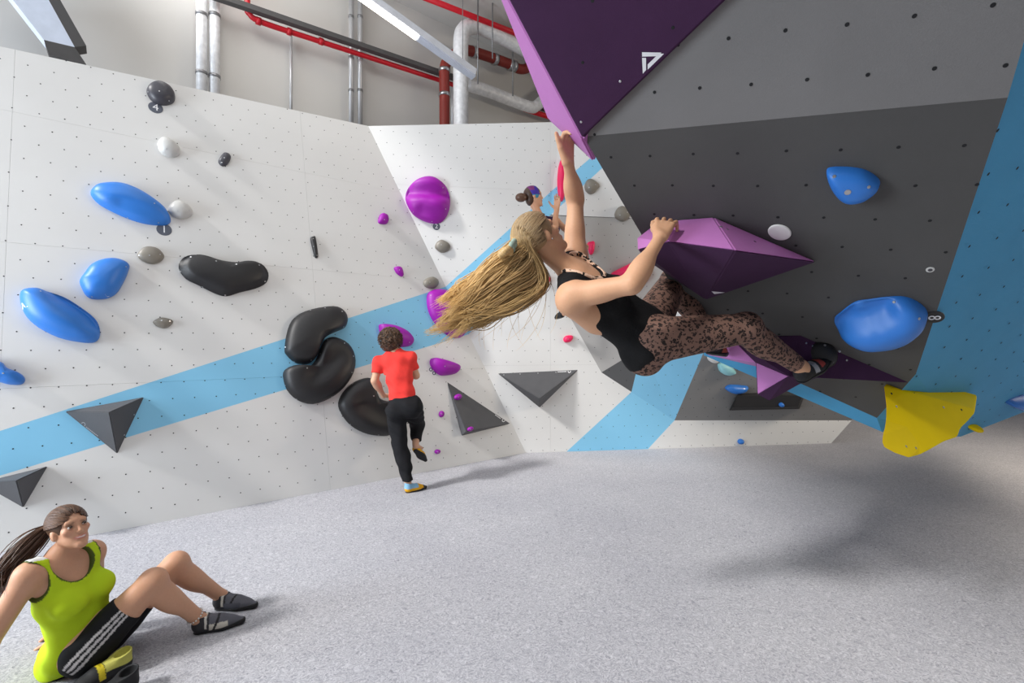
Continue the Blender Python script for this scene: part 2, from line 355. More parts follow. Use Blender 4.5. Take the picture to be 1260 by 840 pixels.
def text_on(ch, p, n, up, size, m, parent, name='numeral', flip=1):
    cu = bpy.data.curves.new('num', 'FONT'); cu.body = ch; cu.size = size; cu.align_x = 'CENTER'; cu.align_y = 'CENTER'; cu.extrude = 0.0004; cu.resolution_u = 3
    t = bpy.data.objects.new('num', cu); C.objects.link(t); bpy.context.view_layer.update()
    me = bpy.data.meshes.new_from_object(t); bpy.data.objects.remove(t)
    n = V(n).normalized(); y = (V(up)-n*V(up).dot(n)).normalized(); x = y.cross(n)
    M = Matrix((x, y, n)).transposed().to_4x4(); M.translation = p+n*0.0012
    me.transform(M); me.materials.clear(); me.materials.append(m)
    o = bpy.data.objects.new(name, me); C.objects.link(o); o.parent = parent; return o
def number_tag(ch, label, pl, u, v, r, m, mt, up=(0, 0, 1)):
    p = pl.hit(u, v); o = disc_on('number_tag', p, pl.n, r, 0.003, m, None, 24); tag(o, label, 'number tag')
    if ch: text_on(ch, p+pl.n*.003, pl.n, up, r*1.7, mt, o)
    else:
        disc_on('centre', p+pl.n*.002, pl.n, r*.55, 0.0025, mt, o, 16)
    return o
h_blue = mat('glossy_blue_resin', (46, 120, 206), 0.42, 0.5, var=0.03); h_blk = mat('black_fibreglass', (30, 29, 31), 0.48, 0.5, var=0.1, bump=.08, bscale=300)
h_pur = mat('purple_resin', (150, 8, 158), 0.5, 0.45, var=0.03); h_tau = mat('taupe_resin', (128, 122, 112), 0.42, 0.5, var=0.05)
h_lgr = mat('pale_grey_resin', (196, 195, 192), 0.42, 0.5, var=0.04); h_dgr = mat('charcoal_resin', (62, 61, 68), 0.42, 0.5)
h_pnk = mat('neon_pink_resin', (236, 28, 92), 0.4, 0.45); h_mnt = mat('mint_resin', (150, 208, 214), 0.42, 0.45); h_wht = mat('white_resin', (222, 220, 216), 0.5)
h_yel = mat('yellow_fibreglass', (252, 218, 0), 0.75, 0.12, var=0.03)
v_gry = mat('charcoal_volume_paint', (82, 82, 85), 0.62, 0.35, var=0.05, bump=.12, bscale=250)
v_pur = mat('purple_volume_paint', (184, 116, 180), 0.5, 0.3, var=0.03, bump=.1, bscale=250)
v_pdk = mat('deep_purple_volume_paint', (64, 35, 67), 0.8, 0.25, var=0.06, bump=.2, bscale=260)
tag_m = mat('slate_tag', (88, 92, 104), 0.5); wh_m = mat('white_print', (236, 236, 238), 0.5)
gB, gG = 'blue holds on the slab wall', 'taupe holds around the far walls'
hold('small charcoal egg hold at the top rim of the white slab wall', W1, [(180.5,110),(187.6,103),(198,102),(209,108),(215,117),(214,126),(204,130),(192,128),(183,120)], .10, h_dgr, [(182,113),(196,112),(208,124)])
hold('pale grey hold below the charcoal egg hold', W1, [(193.6,179),(197,172),(204,171),(214,176),(221,184),(220,191),(211,194),(199.5,190)], .10, h_lgr, [(205,183),(219,184),(194,180)])
hold('tiny black peanut hold on the upper slab wall', W1, [(268.6,198),(274.5,189),(280.5,189),(284,193.6),(282,199.5),(278,204),(272,204)], .05, h_dgr, [(276,194),(273,200)])
hold('long blue sloper above the number 1 tag', W1, [(111.4,237.6),(116,230.5),(128,227),(147,227),(166,233),(185,243.6),(202,256.7),(209,267),(209,274.5),(199.5,277.6),(175.7,275),(149.5,266),(125.7,254),(115,244.8)], .15, h_blue, [(195,274),(157,268),(190,250)], gB, grooves=[((150,258),(195,270),.03,.06)])
hold('pale grey hold beside the long blue sloper', W1, [(206.7,257.9),(211.4,250.7),(219.8,248.3),(230.5,253),(236.4,260),(234.8,266),(223,269.8),(211.4,265.7)], .10, h_lgr, [(219,260),(233,259)])
hold('wide taupe hold between the blue holds and the kidney hold', W1, [(169,313.8),(175,305.5),(184.5,303.6),(195,306.7),(202,315),(197.6,322),(187,325),(175,321)], .06, h_tau, [(184,314),(171,314),(197,313)], gG)
hold('black kidney-shaped hold with a thin rim', W1, [(219.8,330),(223.8,319),(235.7,314),(250,315.7),(269,321.7),(290.5,324.5),(307,322.4),(321.4,325),(329.8,336),(327.4,347.9),(314.3,355),(295,359.8),(278.6,364.5),(264.3,361),(245,351.4),(228.6,343)], .13, h_blk,
     [(235,316),(266,321),(291,325),(319,326),(326,346),(277,363),(249,353),(222,334)], br=.008, power=2.6, rim=.93)
hold('rounded blue pinch with a pointed corner', W1, [(98,346),(103.6,337.6),(112,327),(126,320.5),(143,319),(158.3,325),(157.6,335),(151,349.5),(143,361.4),(131,367.4),(114.3,368),(106,363.8),(101,355.5)], .14, h_blue, [(155,328),(113,365)], gB)
hold('big blue bean hold with a scooped top edge', W1, [(25,361),(31,356.7),(45,355.5),(57,359),(78.6,366),(100,379),(116.7,392.4),(122.6,404),(122,416),(114,421.7),(95,420.5),(71.4,415),(47.6,403),(33,390),(26,375.7)], .17, h_blue, [(50,358),(97,378)], gB, grooves=[((78,367),(118,396),.10,.09)])
hold('small lens-shaped taupe hold under the kidney hold', W1, [(188,396),(194,392),(201,391),(209.5,393),(213,396),(208,402),(201,404),(193,401.4)], .05, h_tau, [(199,394),(209,395)], gG)
hold('narrow blue hold at the outer end of the slab wall', W1, [(-16,442),(2.4,446),(9.5,453),(26,460),(31,467),(26,473),(12,473),(0,470),(-14,466)], .10, h_blue, [(4,459)], gB)
hold('thin black finger-shaped hold standing upright', W1, [(382,293),(385,291),(388,292.5),(391,313),(390.5,317),(387,316),(383,301)], .04, h_blk, [(385.5,293.5),(386,303),(390,314)], br=.005)
hold('black lobed hold over the blue stripe, top of three', W1, [(350,429),(354,405),(363,390),(382,381),(408.6,377),(421.7,382),(427,392),(424,403),(411,409),(399,416),(392,428),(388,440),(377.6,448),(363,446),(352.6,437)], .16, h_blk,
     [(364,390),(382,381.5),(400,378.5),(421,383),(423,402),(383,443),(362,445),(351,427)], br=.008, power=2.4, rim=.95)
hold('black curved hold nested under the lobed one', W1, [(348,462),(351.4,454),(361,450.5),(377.6,452.4),(388,443),(395.5,424),(401.4,417),(412,415),(427.6,423),(436,438.6),(434.8,457.6),(423,476.7),(406,489.8),(384.8,497),(365.7,492),(352.6,479)], .17, h_blk,
     [(353,453),(378,452.5),(394,435),(403,418),(424,422),(435,438),(433,458),(408,488),(365,491),(351,474)], br=.008, grooves=[((385,462),(410,440),.05,.12)], power=2.4, rim=.95)
hold('black crescent hold behind the red-shirted climber', W1, [(416,495.7),(421.7,482.6),(432.4,472),(444,466.4),(455,466),(460,481.4),(465.7,491),(477.6,494.5),(492,493),(498,503),(492,520),(482,534),(465.7,536),(446.7,532),(430,522),(419,507.6)], .17, h_blk,
     [(419,507),(431,522),(466,535),(434,472),(460,487)], br=.008, grooves=[((445,500),(470,515),.05,.14)], power=2.4, rim=.95)
hold('large round purple hold with a ledge scooped across it', W2, [(499,246),(501.4,234),(510,223.6),(523,218),(535.7,219),(547.5,228),(553,240.7),(553.5,253.6),(549.6,266),(542,274),(531,275),(516,269.6),(505.7,261)], .2, h_pur,
     [(504,238),(545,231),(508.5,261),(531.5,272.5),(548.5,257)], br=.007, grooves=[((503,238),(548,240),.11,.09), ((520,262),(545,270),.05,.08)])
gs = 'small purple footholds on the white walls'
hold('small purple drop-shaped foothold left of the large round purple hold', W1, [(465.4,274),(467,265),(471.4,262.6),(476.8,266),(477.4,273),(473.6,276)], .06, h_pur, [(473,270)], gs)
hold('small purple foothold with its tail pointing down', W1, [(484.7,329.6),(489.6,328),(494,330.7),(496,339),(493,340),(487.5,336)], .06, h_pur, [(491.5,332)], gs)
hold('taupe hold under the number 2 tag', W2, [(535,303),(538,297.5),(544,295),(552,299),(554,305),(549.6,309.7),(543,310.8),(536.8,307)], .07, h_tau, [(543,301)], gG)
hold('taupe hold touching the upper edge of the blue stripe', W1, [(520.7,348),(524,343),(531.4,340.8),(538,344.6),(539,350),(534.6,354.7),(529,355),(523,352.6)], .07, h_tau, [(529,347)], gG)
hold('tall purple hold behind the blonde climber\'s hair', W1, [(525,365),(530,358),(540,356),(556,361),(566,375),(575,395),(572,410),(562,416),(548,411),(535,398),(527,383)], .15, h_pur, [(530,363)])
hold('purple fin hold behind the curly head', W1, [(466,402),(470,399),(485,401),(500,408),(508,418),(505,425),(494,427),(480,426),(470,420)], .13, h_pur, [(490,410),(504,421)])
hold('purple tapered hold beside two ring tags', W1, [(528.6,445.5),(532,440.7),(545,443),(562,449),(564.8,454),(559.5,459.8),(545,462),(538,459.8),(531,452.6)], .14, h_pur, [(547.5,450.5)], br=.008)
hold('small purple foothold beside the tilted triangle volume', W1, oval(542.8,509.3,3,4), .05, h_pur, [(543.5,509.5)], gs)
hold('small purple foothold lowest on the slab wall', W1, oval(537.8,555.5,3.3,2.8), .05, h_pur, [(539,556)], gs)
hold('small red foothold on the far white wall', W2, [(693,417),(696.4,413),(703.6,412.6),(705,415.7),(701,420.5),(695,421)], .06, h_pnk, [(699,417)])
hold('long pink hold behind the raised arm', W3, oval(691,222,5.5,26,.02), .10, h_pnk)
hold('pink foothold half under the blonde hair', W2, oval(671,344,6,5), .08, h_pnk)
hold('taupe hold beside the raised forearm', W3, [(719,230),(721.7,222.5),(728,220.8),(737.5,227.5),(735,233),(728,239),(721.7,236.7)], .09, h_tau, [(725,230.5),(733,227)], gG, br=.008)
hold('taupe hold beside the slanting edge of the overhang', W3, [(756,263),(760,256),(766.7,254),(776,261),(774,267.5),(766.7,272.5),(758,269)], .09, h_tau, [(763,264.5),(772,261)], gG, br=.008)
PK = Plane(X0, X1, Ym); PW = Plane(Y0, Y1, Ym); PG = Plane(X3, X4, Y1); PG2 = Plane(X4, Y2, Y1)
hold('pink upright hold under the gripping hand', PK, [(722.5,300),(727,297),(731.5,298),(731,308),(728.5,313),(725,312)], .09, h_pnk)
hold('large pink wedge hold behind the bent elbow', F_low, [(752,338),(757,333),(785,320),(791,322),(800,340),(780,352),(758,348)], .16, h_pnk)
hold('mint hold beside the overhang above the knee', PW, [(845,366),(851.5,356),(871,368),(872,375),(866,379),(856,376)], .10, h_mnt, [(864,375)])
hold('mint pebble hold under the lower purple volume', PG, [(883,448),(889,446),(900,451),(904.5,458),(894.5,460.7),(885.6,456.7)], .09, h_mnt)
hold('off-white pebble hold beside the mint pebble', PG, oval(877,441,7,4.5,.3), .07, h_wht)
hold('tiny mint hold above the mint pebble', PG, oval(903,444,5,3,.5), .06, h_mnt)
hold('dark blue curved hold on the grey recess wall', PG, [(892,476.7),(898,473),(914.4,474),(920,475.6),(915.6,481),(903,483),(895.6,480.7)], .09, h_blue, [(916,478)])
hold('small blue foothold low on the far wall', W2, oval(911,543,3.6,3.4), .06, h_blue)
number_tag('4', 'slate tag numbered four under the charcoal egg hold', W1, 191.5, 132.5, .062, tag_m, wh_m)
number_tag('1', 'slate tag numbered one at the tip of the long blue sloper', W1, 202, 282.5, .062, tag_m, wh_m)
number_tag('2', 'round slate tag numbered two below the round purple hold', W2, 537, 278.5, .05, tag_m, wh_m)
for u, v in ((530, 454.5), (534, 459)): tag(number_tag('', 'tiny grey ring tag beside the tapered purple hold', W1, u, v, .024, tag_m, wh_m), group='ring tags')
# ------------------------------------------------------------------ faceted volumes
def volume(label, pts, faces, ms, midx=None, bev=0.006, name='climbing_volume', group=None):
    bm = bmesh.new(); vv = [bm.verts.new(p) for p in pts]
    for i, f in enumerate(faces):
        q_ = bm.faces.new([vv[k] for k in f]); q_.material_index = midx[i] if midx else 0
    bmesh.ops.recalc_face_normals(bm, faces=bm.faces[:])
    if bev: bmesh.ops.bevel(bm, geom=bm.edges[:], offset=bev, segments=2, affect='EDGES', clamp_overlap=True, material=-1)
    me = bpy.data.meshes.new(name); bm.to_mesh(me); bm.free()
    for m in (ms if isinstance(ms, list) else [ms]): me.materials.append(m)
    o = bpy.data.objects.new(name, me); C.objects.link(o); return tag(o, label, 'volume', group)
def decal(name, o, polys, m, off=0.0012):
    tr = bvh(o); vs_, fs = [], []
    for poly in polys:
        k = len(vs_); ps = [cast(tr, *p) for p in poly]
        if any(p[0] is None for p in ps): continue
        vs_ += [p+n*off for p, n in ps]; fs.append(tuple(range(k, k+len(poly))))
    return mesh_obj(name, vs_, fs, m, o)
def ring_polys(u, v, r1, r0, n=12):
    return [[(u+r*math.cos(t), v+r*math.sin(t)) for r, t in ((r0, 2*math.pi*i/n), (r1, 2*math.pi*i/n), (r1, 2*math.pi*(i+1)/n), (r0, 2*math.pi*(i+1)/n))] for i in range(n)]
def dash_polys(a, b, w, n=9):
    a, b = np.array(a, float), np.array(b, float); d = (b-a)/n; q_ = np.array([-d[1], d[0]])/np.hypot(*d)*w
    return [[tuple(a+d*i-q_), tuple(a+d*(i+.72)-q_), tuple(a+d*(i+.72)+q_), tuple(a+d*i+q_)] for i in range(n)]
def vbolts(o, pts, r=.006):
    tr = bvh(o)
    for p in pts:
        q_, n = cast(tr, *p)
        if q_ is not None: disc_on('bolt', q_, n, r, .002, bolt_m, o)
def tri_vol(label, pl, base, apex, h, group):
    b = [pl.hit(*p, -.003) for p in base]
    return volume(label, b+[pl.hit(*apex, h)], [(0, 1, 3), (1, 2, 3), (2, 0, 3), (2, 1, 0)], v_gry, group=group)
gv = 'charcoal triangle volumes'
o = tri_vol('charcoal triangular volume with a ring mark on the blue stripe', W1, [(79, 506), (178, 488), (144.5, 559)], (134.5, 507), .24, gv)
decal('maker_mark', o, ring_polys(102.5, 522, 2.9, 2.1)+dash_polys((106, 525), (121, 536.5), .6), mat('faint_grey_print', (150, 150, 152)))
vbolts(o, [(165, 510), (153, 535)])
tri_vol('charcoal triangular volume near the seated woman\'s head', W1, [(-26, 594), (59.5, 573), (29, 625)], (20, 591), .22, gv)
o = tri_vol('tilted charcoal triangular volume with purple footholds on it', W1, [(549.5, 468.6), (628.8, 521), (567.9, 536)], (574, 531), .16, gv)
decal('maker_mark', o, ring_polys(619.5, 517, 2, 1.3)+dash_polys((616, 515), (609, 510), .5), wh_m)
trv = bvh(o)
for (u, v, r, lab) in ((563, 488.6, 4.3, 'purple foothold high on the tilted volume'), (578, 528, 3.2, 'purple foothold low on the tilted volume')):
    p, n = cast(trv, u, v, W1); q_, n2 = cast(trv, u+3, v+1, W1)
    pp = Plane(p, p+n.orthogonal(), p+n.cross(n.orthogonal()))
    hold(lab, pp, oval(u, v, r, r*.8), .05, h_pur, [(u+1, v)])
o = tri_vol('charcoal triangular volume pointing down on the far wall', W2, [(612, 459), (712, 454.5), (664, 501.4)], (664, 490.5), .30, gv)
decal('maker_mark', o, ring_polys(700.5, 456.8, 1.9, 1.2)+dash_polys((697, 457), (686, 457.4), .5), wh_m); vbolts(o, [(620, 461), (640, 460), (662, 459), (684, 458)], .008)
fv = [PG.hit(909, 484), PG.hit(992, 480), PG.hit(984, 503), PG.hit(897, 505)]
volume('flat black four-sided volume on the grey recess wall', fv+[PG.hit(906, 487, .1), PG.hit(988, 486, .1), PG.hit(982, 500, .12), PG.hit(902, 501, .12)],
       [(4, 5, 6, 7), (0, 1, 5, 4), (1, 2, 6, 5), (2, 3, 7, 6), (3, 0, 4, 7), (3, 2, 1, 0)], mat('black_volume_paint', (44, 43, 44), .6))
hold('tiny blue foothold on the flat black volume', Plane(*[PG.hit(902, 501, .125), PG.hit(988, 486, .105), PG.hit(982, 500, .125)]), oval(961, 497.5, 3, 2.6), .05, h_blue)
# purple volume over the prow's arete
t_, a0, bb0, q1, q3, a2 = P(716, 171, 2.075), P(590, -66, 1.66), P(962, -66, PB.hit(962, -66).y-.02), P(673.5, 146, 2.30), P(731, 200, 2.24), P(776, -60, 2.15)
bk = P(800, 60, 2.05)
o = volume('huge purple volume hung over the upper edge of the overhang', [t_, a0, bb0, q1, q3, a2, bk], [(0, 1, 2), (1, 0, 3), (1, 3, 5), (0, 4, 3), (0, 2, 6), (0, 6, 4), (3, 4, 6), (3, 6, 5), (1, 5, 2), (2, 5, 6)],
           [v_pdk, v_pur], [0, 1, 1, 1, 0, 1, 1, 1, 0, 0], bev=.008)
lg = [[(790,64),(814,64.5),(808,69),(790,69.5)], [(790,71),(795,71),(795,86),(791,90.5)], [(811,65.5),(817,66),(797,85.5),(797,79)]]
decal('triangle_logo', o, lg, wh_m); vbolts(o, [(763, 100), (715, 150)], .005)
for u, v in ((717, 77), (729, 1), (828, 34)): p, n = cast(bvh(o), u, v); disc_on('bolt_hole', p, n, .006, .001, hole_m, o)
# purple volume under the near hand
hb = [PC.hit(*p) for p in [(800, 280), (836, 270), (878, 267), (1005, 322), (868, 369), (791, 317)]]
rr = [P(785, 308, 2.24), P(783, 292, 2.27), P(822, 297, 2.08)]; rr.append(Plane(hb[1], hb[2], rr[2]).hit(905, 308))
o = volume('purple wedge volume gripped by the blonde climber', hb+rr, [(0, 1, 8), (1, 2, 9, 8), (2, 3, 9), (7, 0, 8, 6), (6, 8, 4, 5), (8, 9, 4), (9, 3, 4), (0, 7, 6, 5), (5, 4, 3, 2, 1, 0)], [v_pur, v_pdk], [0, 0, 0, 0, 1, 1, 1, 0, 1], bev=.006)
VOLH = o
decal('triangle_logo', o, [[(875.5,358),(892,359.5),(879,361.5)], [(876,360),(879,362),(881,364),(880,364.6)], [(889,361),(892.5,360),(884,364.5),(881,364.3)]], wh_m)
vbolts(o, [(887, 279), (895, 282)], .006); p, n = cast(bvh(o), 929, 297); disc_on('bolt_hole', p, n, .006, .001, hole_m, o)
# lower purple volume under the feet
lb_ = [PC.hit(*p, -.002) for p in [(868, 436), (905, 414), (985, 412), (1121, 471), (1020, 460), (985, 472), (945, 484), (936, 452)]]; lb_[4] = PC.hit(1020, 459, .07)
lr = [P(903, 419, 2.66), P(930, 446, 2.60), P(970, 463, 2.46), P(932, 485, 2.62), P(947, 493, 2.62), P(980, 474, 2.54)]
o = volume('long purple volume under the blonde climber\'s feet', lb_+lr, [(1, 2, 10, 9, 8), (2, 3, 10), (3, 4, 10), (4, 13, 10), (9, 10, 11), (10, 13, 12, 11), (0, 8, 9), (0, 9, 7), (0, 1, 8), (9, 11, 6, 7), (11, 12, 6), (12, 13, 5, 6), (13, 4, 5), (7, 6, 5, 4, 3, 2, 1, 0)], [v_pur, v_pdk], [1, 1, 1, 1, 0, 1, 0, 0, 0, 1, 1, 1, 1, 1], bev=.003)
vbolts(o, [(992, 422), (1000, 425.5), (1042, 443)], .005); VOLF = o
hold('round black foothold on the long purple volume', Plane(P(985, 420, 2.52), P(1030, 445, 2.45), P(1000, 455, 2.49)), oval(1011, 437, 20, 17, .2), .035, h_blk, [(1015, 424.5), (1033, 432)])
# holds on the overhang
hold('blue pinch hold with three bolts on the charcoal overhang', PC, [(1017,213),(1021,205.7),(1043,205),(1063,208),(1077,215.7),(1083,224),(1077,234),(1063,243),(1045.7,246),(1033,241),(1023,228.6)], .07, h_blue, [(1026.5, 217), (1043, 236.5, 1.8), (1069, 230)], br=.006, apex=(1045, 232))
hold('big blue rolled sloper on the charcoal overhang', PC, [(1027,391),(1034,384),(1052,371),(1070,367.7),(1092,364.8),(1114,364.8),(1132.5,373),(1141.6,386),(1132.5,402),(1110.6,415),(1077.7,420.7),(1055.8,418.8),(1037.5,409.7),(1030,400.6)], .13, h_blue, [(1100, 371.5), (1131, 392)], grooves=[((1030, 389), (1085, 374), .09, .06)], br=.006)
o = hold('white oval plate screwed to the charcoal overhang', PC, oval(959.3, 285.5, 14.6, 9.4, .17, 20), .006, h_wht, name='oval_plate', power=6); o['category'] = 'plate'
o = number_tag('8', 'round black tag with a white 8 on the overhang', PC, 1149, 390, .036, h_blk, wh_m, up=PC.x)
for u, v in ((1144.6, 331.5),): tag(number_tag('', 'pale ring washer on the charcoal overhang', PC, u, v, .014, h_lgr, h_dgr))
# yellow volume under the lip
dy = PC.hit(1087, 475).y
YP = Plane(P(1087.5, 475, 2.47), P(1198.6, 503, 2.62), P(1141, 555, 2.36)); YF = Plane(P(1116, 526, YP.hit(1116, 526).y), P(1132, 548, YP.hit(1132, 548).y), P(1090, 552, YP.hit(1090, 552).y-.09))
yo = [YP.hit(*p) for p in [(1087.5,475),(1112,480),(1140,487),(1172,496),(1198.6,503),(1199.5,508),(1190,519),(1181,527.6),(1177.6,538),(1162,543),(1141,555),(1130,560.5)]]
yo += [YF.hit(*p) for p in [(1118.6,563.5),(1102,558),(1088,550.5),(1085,543),(1086.5,533)]]+[YP.hit(*p) for p in [(1090,516),(1090.5,499)]]
yi = [YP.hit(1116, 526), YP.hit(1132, 548)]; n = len(yo)
yb = [p+V((.24, .24, .05)) for p in yo]
fs = [(i, (i+1) % n, n+2+(i+1) % n, n+2+i) for i in range(n)]+[tuple(range(2*n+1, n+1, -1))]
fs += [(0, 1, 2, 3, 4, 5, 6, 7, 8, 9, 10, 11, n+1, n, 16, 17, 18), (11, 12, n+1), (n, n+1, 12, 13, 14, 15, 16)]
o = volume('big yellow flared volume hanging under the overhang lip', yo+yi+yb, fs, h_yel, bev=.004)
vbolts(o, [(1103, 500), (1161, 501), (1115, 549), (1127, 551)], .006)
for u, v in ((1097, 484), (1183, 504)): p, nn = cast(bvh(o), u, v); disc_on('bolt_hole', p, nn, .006, .001, hole_m, o)
hold('dark blue hold at the outer end of the blue overhang', PD, [(1237, 495), (1262, 485), (1285, 490), (1285, 505), (1262, 503)], .10, h_blue)
hold('tiny yellow hold on the overhang lip', PD, oval(1198, 525, 7, 3.2), .05, h_yel)
for u, v, nm in ((30, 377, 0), (131.5, 364.5, 1)):
    src = [x for x in C.objects if x.get('label', '').startswith(('big blue bean', 'rounded blue pinch')[nm])][0]
    s_ = 4.6 if nm == 0 else 3.2
    decal('triangle_logo', src, [[(u-.7*s_, v-s_), (u+s_, v), (u+.2*s_, v+.2*s_), (u-.4*s_, v-.3*s_)], [(u-.7*s_, v-s_), (u-.4*s_, v-.3*s_), (u-.3*s_, v+.5*s_), (u-.4*s_, v+s_)], [(u+s_, v), (u-.4*s_, v+s_), (u-.3*s_, v+.5*s_), (u+.2*s_, v+.2*s_)]], wh_m)
# ------------------------------------------------------------------ pipes and fittings above the wall
def tube(name, pts, r, m, parent=None, seg=12, smooth=True, closed_ends=True):
    pts = [V(p) for p in pts]; vs_, fs = [], []; up = None
    for i, p in enumerate(pts):
        d = (pts[min(i+1, len(pts)-1)]-pts[max(i-1, 0)]).normalized()
        if up is None: up = d.orthogonal().normalized()
        up = (up-d*up.dot(d)).normalized(); b = d.cross(up)
        ri = r[i] if isinstance(r, (list, tuple)) else r
        vs_ += [p+(up*math.cos(2*math.pi*k/seg)+b*math.sin(2*math.pi*k/seg))*ri for k in range(seg)]
    fs = [(i*seg+k, i*seg+(k+1) % seg, (i+1)*seg+(k+1) % seg, (i+1)*seg+k) for i in range(len(pts)-1) for k in range(seg)]
    if closed_ends: fs += [tuple(range(seg))[::-1], tuple(range((len(pts)-1)*seg, len(pts)*seg))]
    return mesh_obj(name, vs_, fs, m, parent, smooth=smooth)
def hw(u, v, off): return HW.hit(u, v, off)
def smooth_path(px, off, n=6):
    q_ = [hw(u, v, off) for u, v in px]; out = []
    for i in range(len(q_)-1):
        p0, p1, p2, p3 = q_[max(i-1, 0)], q_[i], q_[i+1], q_[min(i+2, len(q_)-1)]
        for t in np.linspace(0, 1, n, endpoint=False):
            out.append(0.5*((2*p1)+(p2-p0)*t+(2*p0-5*p1+4*p2-p3)*t*t+(3*p1-p0-3*p2+p3)*t**3))
    return out+[q_[-1]]
foil = mat('foil_insulation', (236, 236, 238), .45, .5, .15, var=.12, scale=14, bump=.6, bscale=30)
galv = mat('galvanised_pipe', (200, 200, 202), .4, .5, .5, var=.05)
redp = mat('red_sprinkler_pipe', (196, 14, 34), .4, .5); brn = mat('rust_red_pipe', (132, 44, 36), .5, .4); drk = mat('dark_cable_tray', (82, 80, 80), .6); rod = mat('hanger_rod', (140, 140, 142), .4, .5, .6)
frame_w = mat('luminaire_casing', (205, 208, 216), .45)
def rpx(px, u, v, off): return px*hw(u, v, off).y/F_
def vert_pipe(name, label, u0, v0, u1, v1, px, off, m, cat='pipe', group=None, rings=()):
    p1 = hw(u1, v1+12, off); p0 = V((p1.x, p1.y, hw(u0, v0, off).z)); r = rpx(px, u1, v1, off)
    o = tag(tube(name, [p0, p1], r, m, seg=14), label, cat, group)
    for t in rings: p = p0.lerp(p1, t); tube('pipe_clip', [p-V((0, 0, .02)), p+V((0, 0, .02))], r*1.12, rod, o)
    return o
vert_pipe('insulated_pipe', 'silver insulated pipe above the slab wall, outer of a pair', 243, -40, 248, 110, 6, .16, foil, group='pair of insulated pipes', rings=(.35, .8))
vert_pipe('insulated_pipe', 'silver insulated pipe above the slab wall, inner of a pair', 263, -40, 264, 116, 6, .16, foil, group='pair of insulated pipes', rings=(.35, .8))
vert_pipe('conduit', 'single thin steel conduit below the red pipe', 357, 44, 358, 136, 1.7, .06, galv, 'conduit')
for u, lb in ((431, 'slim pale conduit of a pair, further from the strip light'), (442, 'slim pale conduit of a pair, closer to the strip light')): vert_pipe('conduit', lb, u, -40, u+1, 150, 3, .12, galv, 'conduit', 'pair of slim conduits', rings=(.3, .55, .75))
r_ = rpx(3, 430, 60, .22)
o = tag(tube('sprinkler_pipe', smooth_path([(304, -40), (304.5, 8), (307, 17), (324, 28), (400, 53), (545, 100), (556, 104)], .22), r_, redp), 'red sprinkler pipe with an elbow along the hall wall', 'pipe')
for u, v in ((306, 13), (318, 26), (356, 39), (395, 51)): p = hw(u, v, .22); tube('pipe_clip', [p-base_dir*.03, p+base_dir*.03], r_*1.35, redp, o)
tag(tube('sprinkler_pipe', [hw(505, -10, .9), hw(650, 47, .9), hw(720, 74, .9)], rpx(3.2, 600, 30, .9), redp), 'straight red sprinkler pipe near the ceiling', 'pipe')
tag(tube('sprinkler_pipe', [hw(645, 134, .3), hw(720, 158, .3)], rpx(3, 680, 140, .3), redp), 'short red pipe end low beside the overhang', 'pipe')
p, q_ = hw(255, -8, .3), hw(700, 144, .3); n1 = V((0, 0, .035)); n2 = HW.n*.05
tag(mesh_obj('cable_tray', [p-n1-n2, p-n1+n2, p+n1+n2, p+n1-n2, q_-n1-n2, q_-n1+n2, q_+n1+n2, q_+n1-n2], [(0, 1, 2, 3), (7, 6, 5, 4), (0, 4, 5, 1), (1, 5, 6, 2), (2, 6, 7, 3), (3, 7, 4, 0)], drk, recalc=True), 'long dark cable tray along the hall wall', 'cable tray')
# strip luminaire
def bar(name, p, q_, w, h, m, parent=None):
    d = (q_-p).normalized(); s_ = d.cross(V((0, 0, 1))).normalized()*w; t = s_.cross(d).normalized()*h
    return mesh_obj(name, [p-s_-t, p+s_-t, p+s_+t, p-s_+t, q_-s_-t, q_+s_-t, q_+s_+t, q_-s_+t], [(0, 1, 2, 3), (7, 6, 5, 4), (0, 4, 5, 1), (1, 5, 6, 2), (2, 6, 7, 3), (3, 7, 4, 0)], m, parent, recalc=True)
lp, lq = P(425, -22, 5.9), P(583, 91, 6.9)
lroot = empty('strip_light', lq); tag(lroot, 'long white strip light with one half lit', 'lamp')
bar('casing', lp, lq, .07, .045, frame_w, lroot)
bar('lit_tube', lp+V((0, 0, -.05)), lp.lerp(lq, .52)+V((0, 0, -.05)), .055, .012, mat('lit_tube_glow', (255, 250, 238), emit=6), lroot)
bar('end_diffuser', lp.lerp(lq, .53)+V((0, 0, -.05)), lq+V((0, 0, -.05)), .055, .012, mat('unlit_diffuser', (196, 200, 212), .4), lroot)
for t in (.2, .9): p = lp.lerp(lq, t); tube('hanger', [p, p+V((0, 0, 1.2))], .006, rod, lroot, 6)
# rust-red drain pipe, insulated ducts
o = tag(tube('drain_pipe', smooth_path([(547, 165), (547, 120), (547, 86), (551, 75), (561, 66), (574, 62), (590, 66), (626, 78.5), (640, 85), (651, 82), (664, 66), (690, 40)], .5), rpx(6.3, 560, 90, .5), brn, seg=16), 'rust-red drain pipe with steel clamps bending along the ceiling', 'pipe')
for (u, v, du, dv) in ((547, 87, 0, 1), (547, 117, 0, 1), (568, 64, 1, -.3), (583, 64, 1, .2), (609, 73, 1, .35), (628, 80, 1, .35), (632, 81.5, 1, .4), (652, 80, .6, -.7)):
    p, q_ = hw(u-du*1.8, v-dv*1.8, .5), hw(u+du*1.8, v+dv*1.8, .5); tube('pipe_clamp', [p, q_], rpx(7.4, 560, 90, .5), bolt_m, o, 16)
tag(tube('insulated_duct', smooth_path([(567, 165), (567, 100), (567, 52), (571, 37), (584, 32), (604, 39), (650, 63), (690, 86)], .75), rpx(9.3, 567, 90, .75), foil, seg=18), 'thick foil-wrapped duct bending behind the rust-red pipe', 'duct')
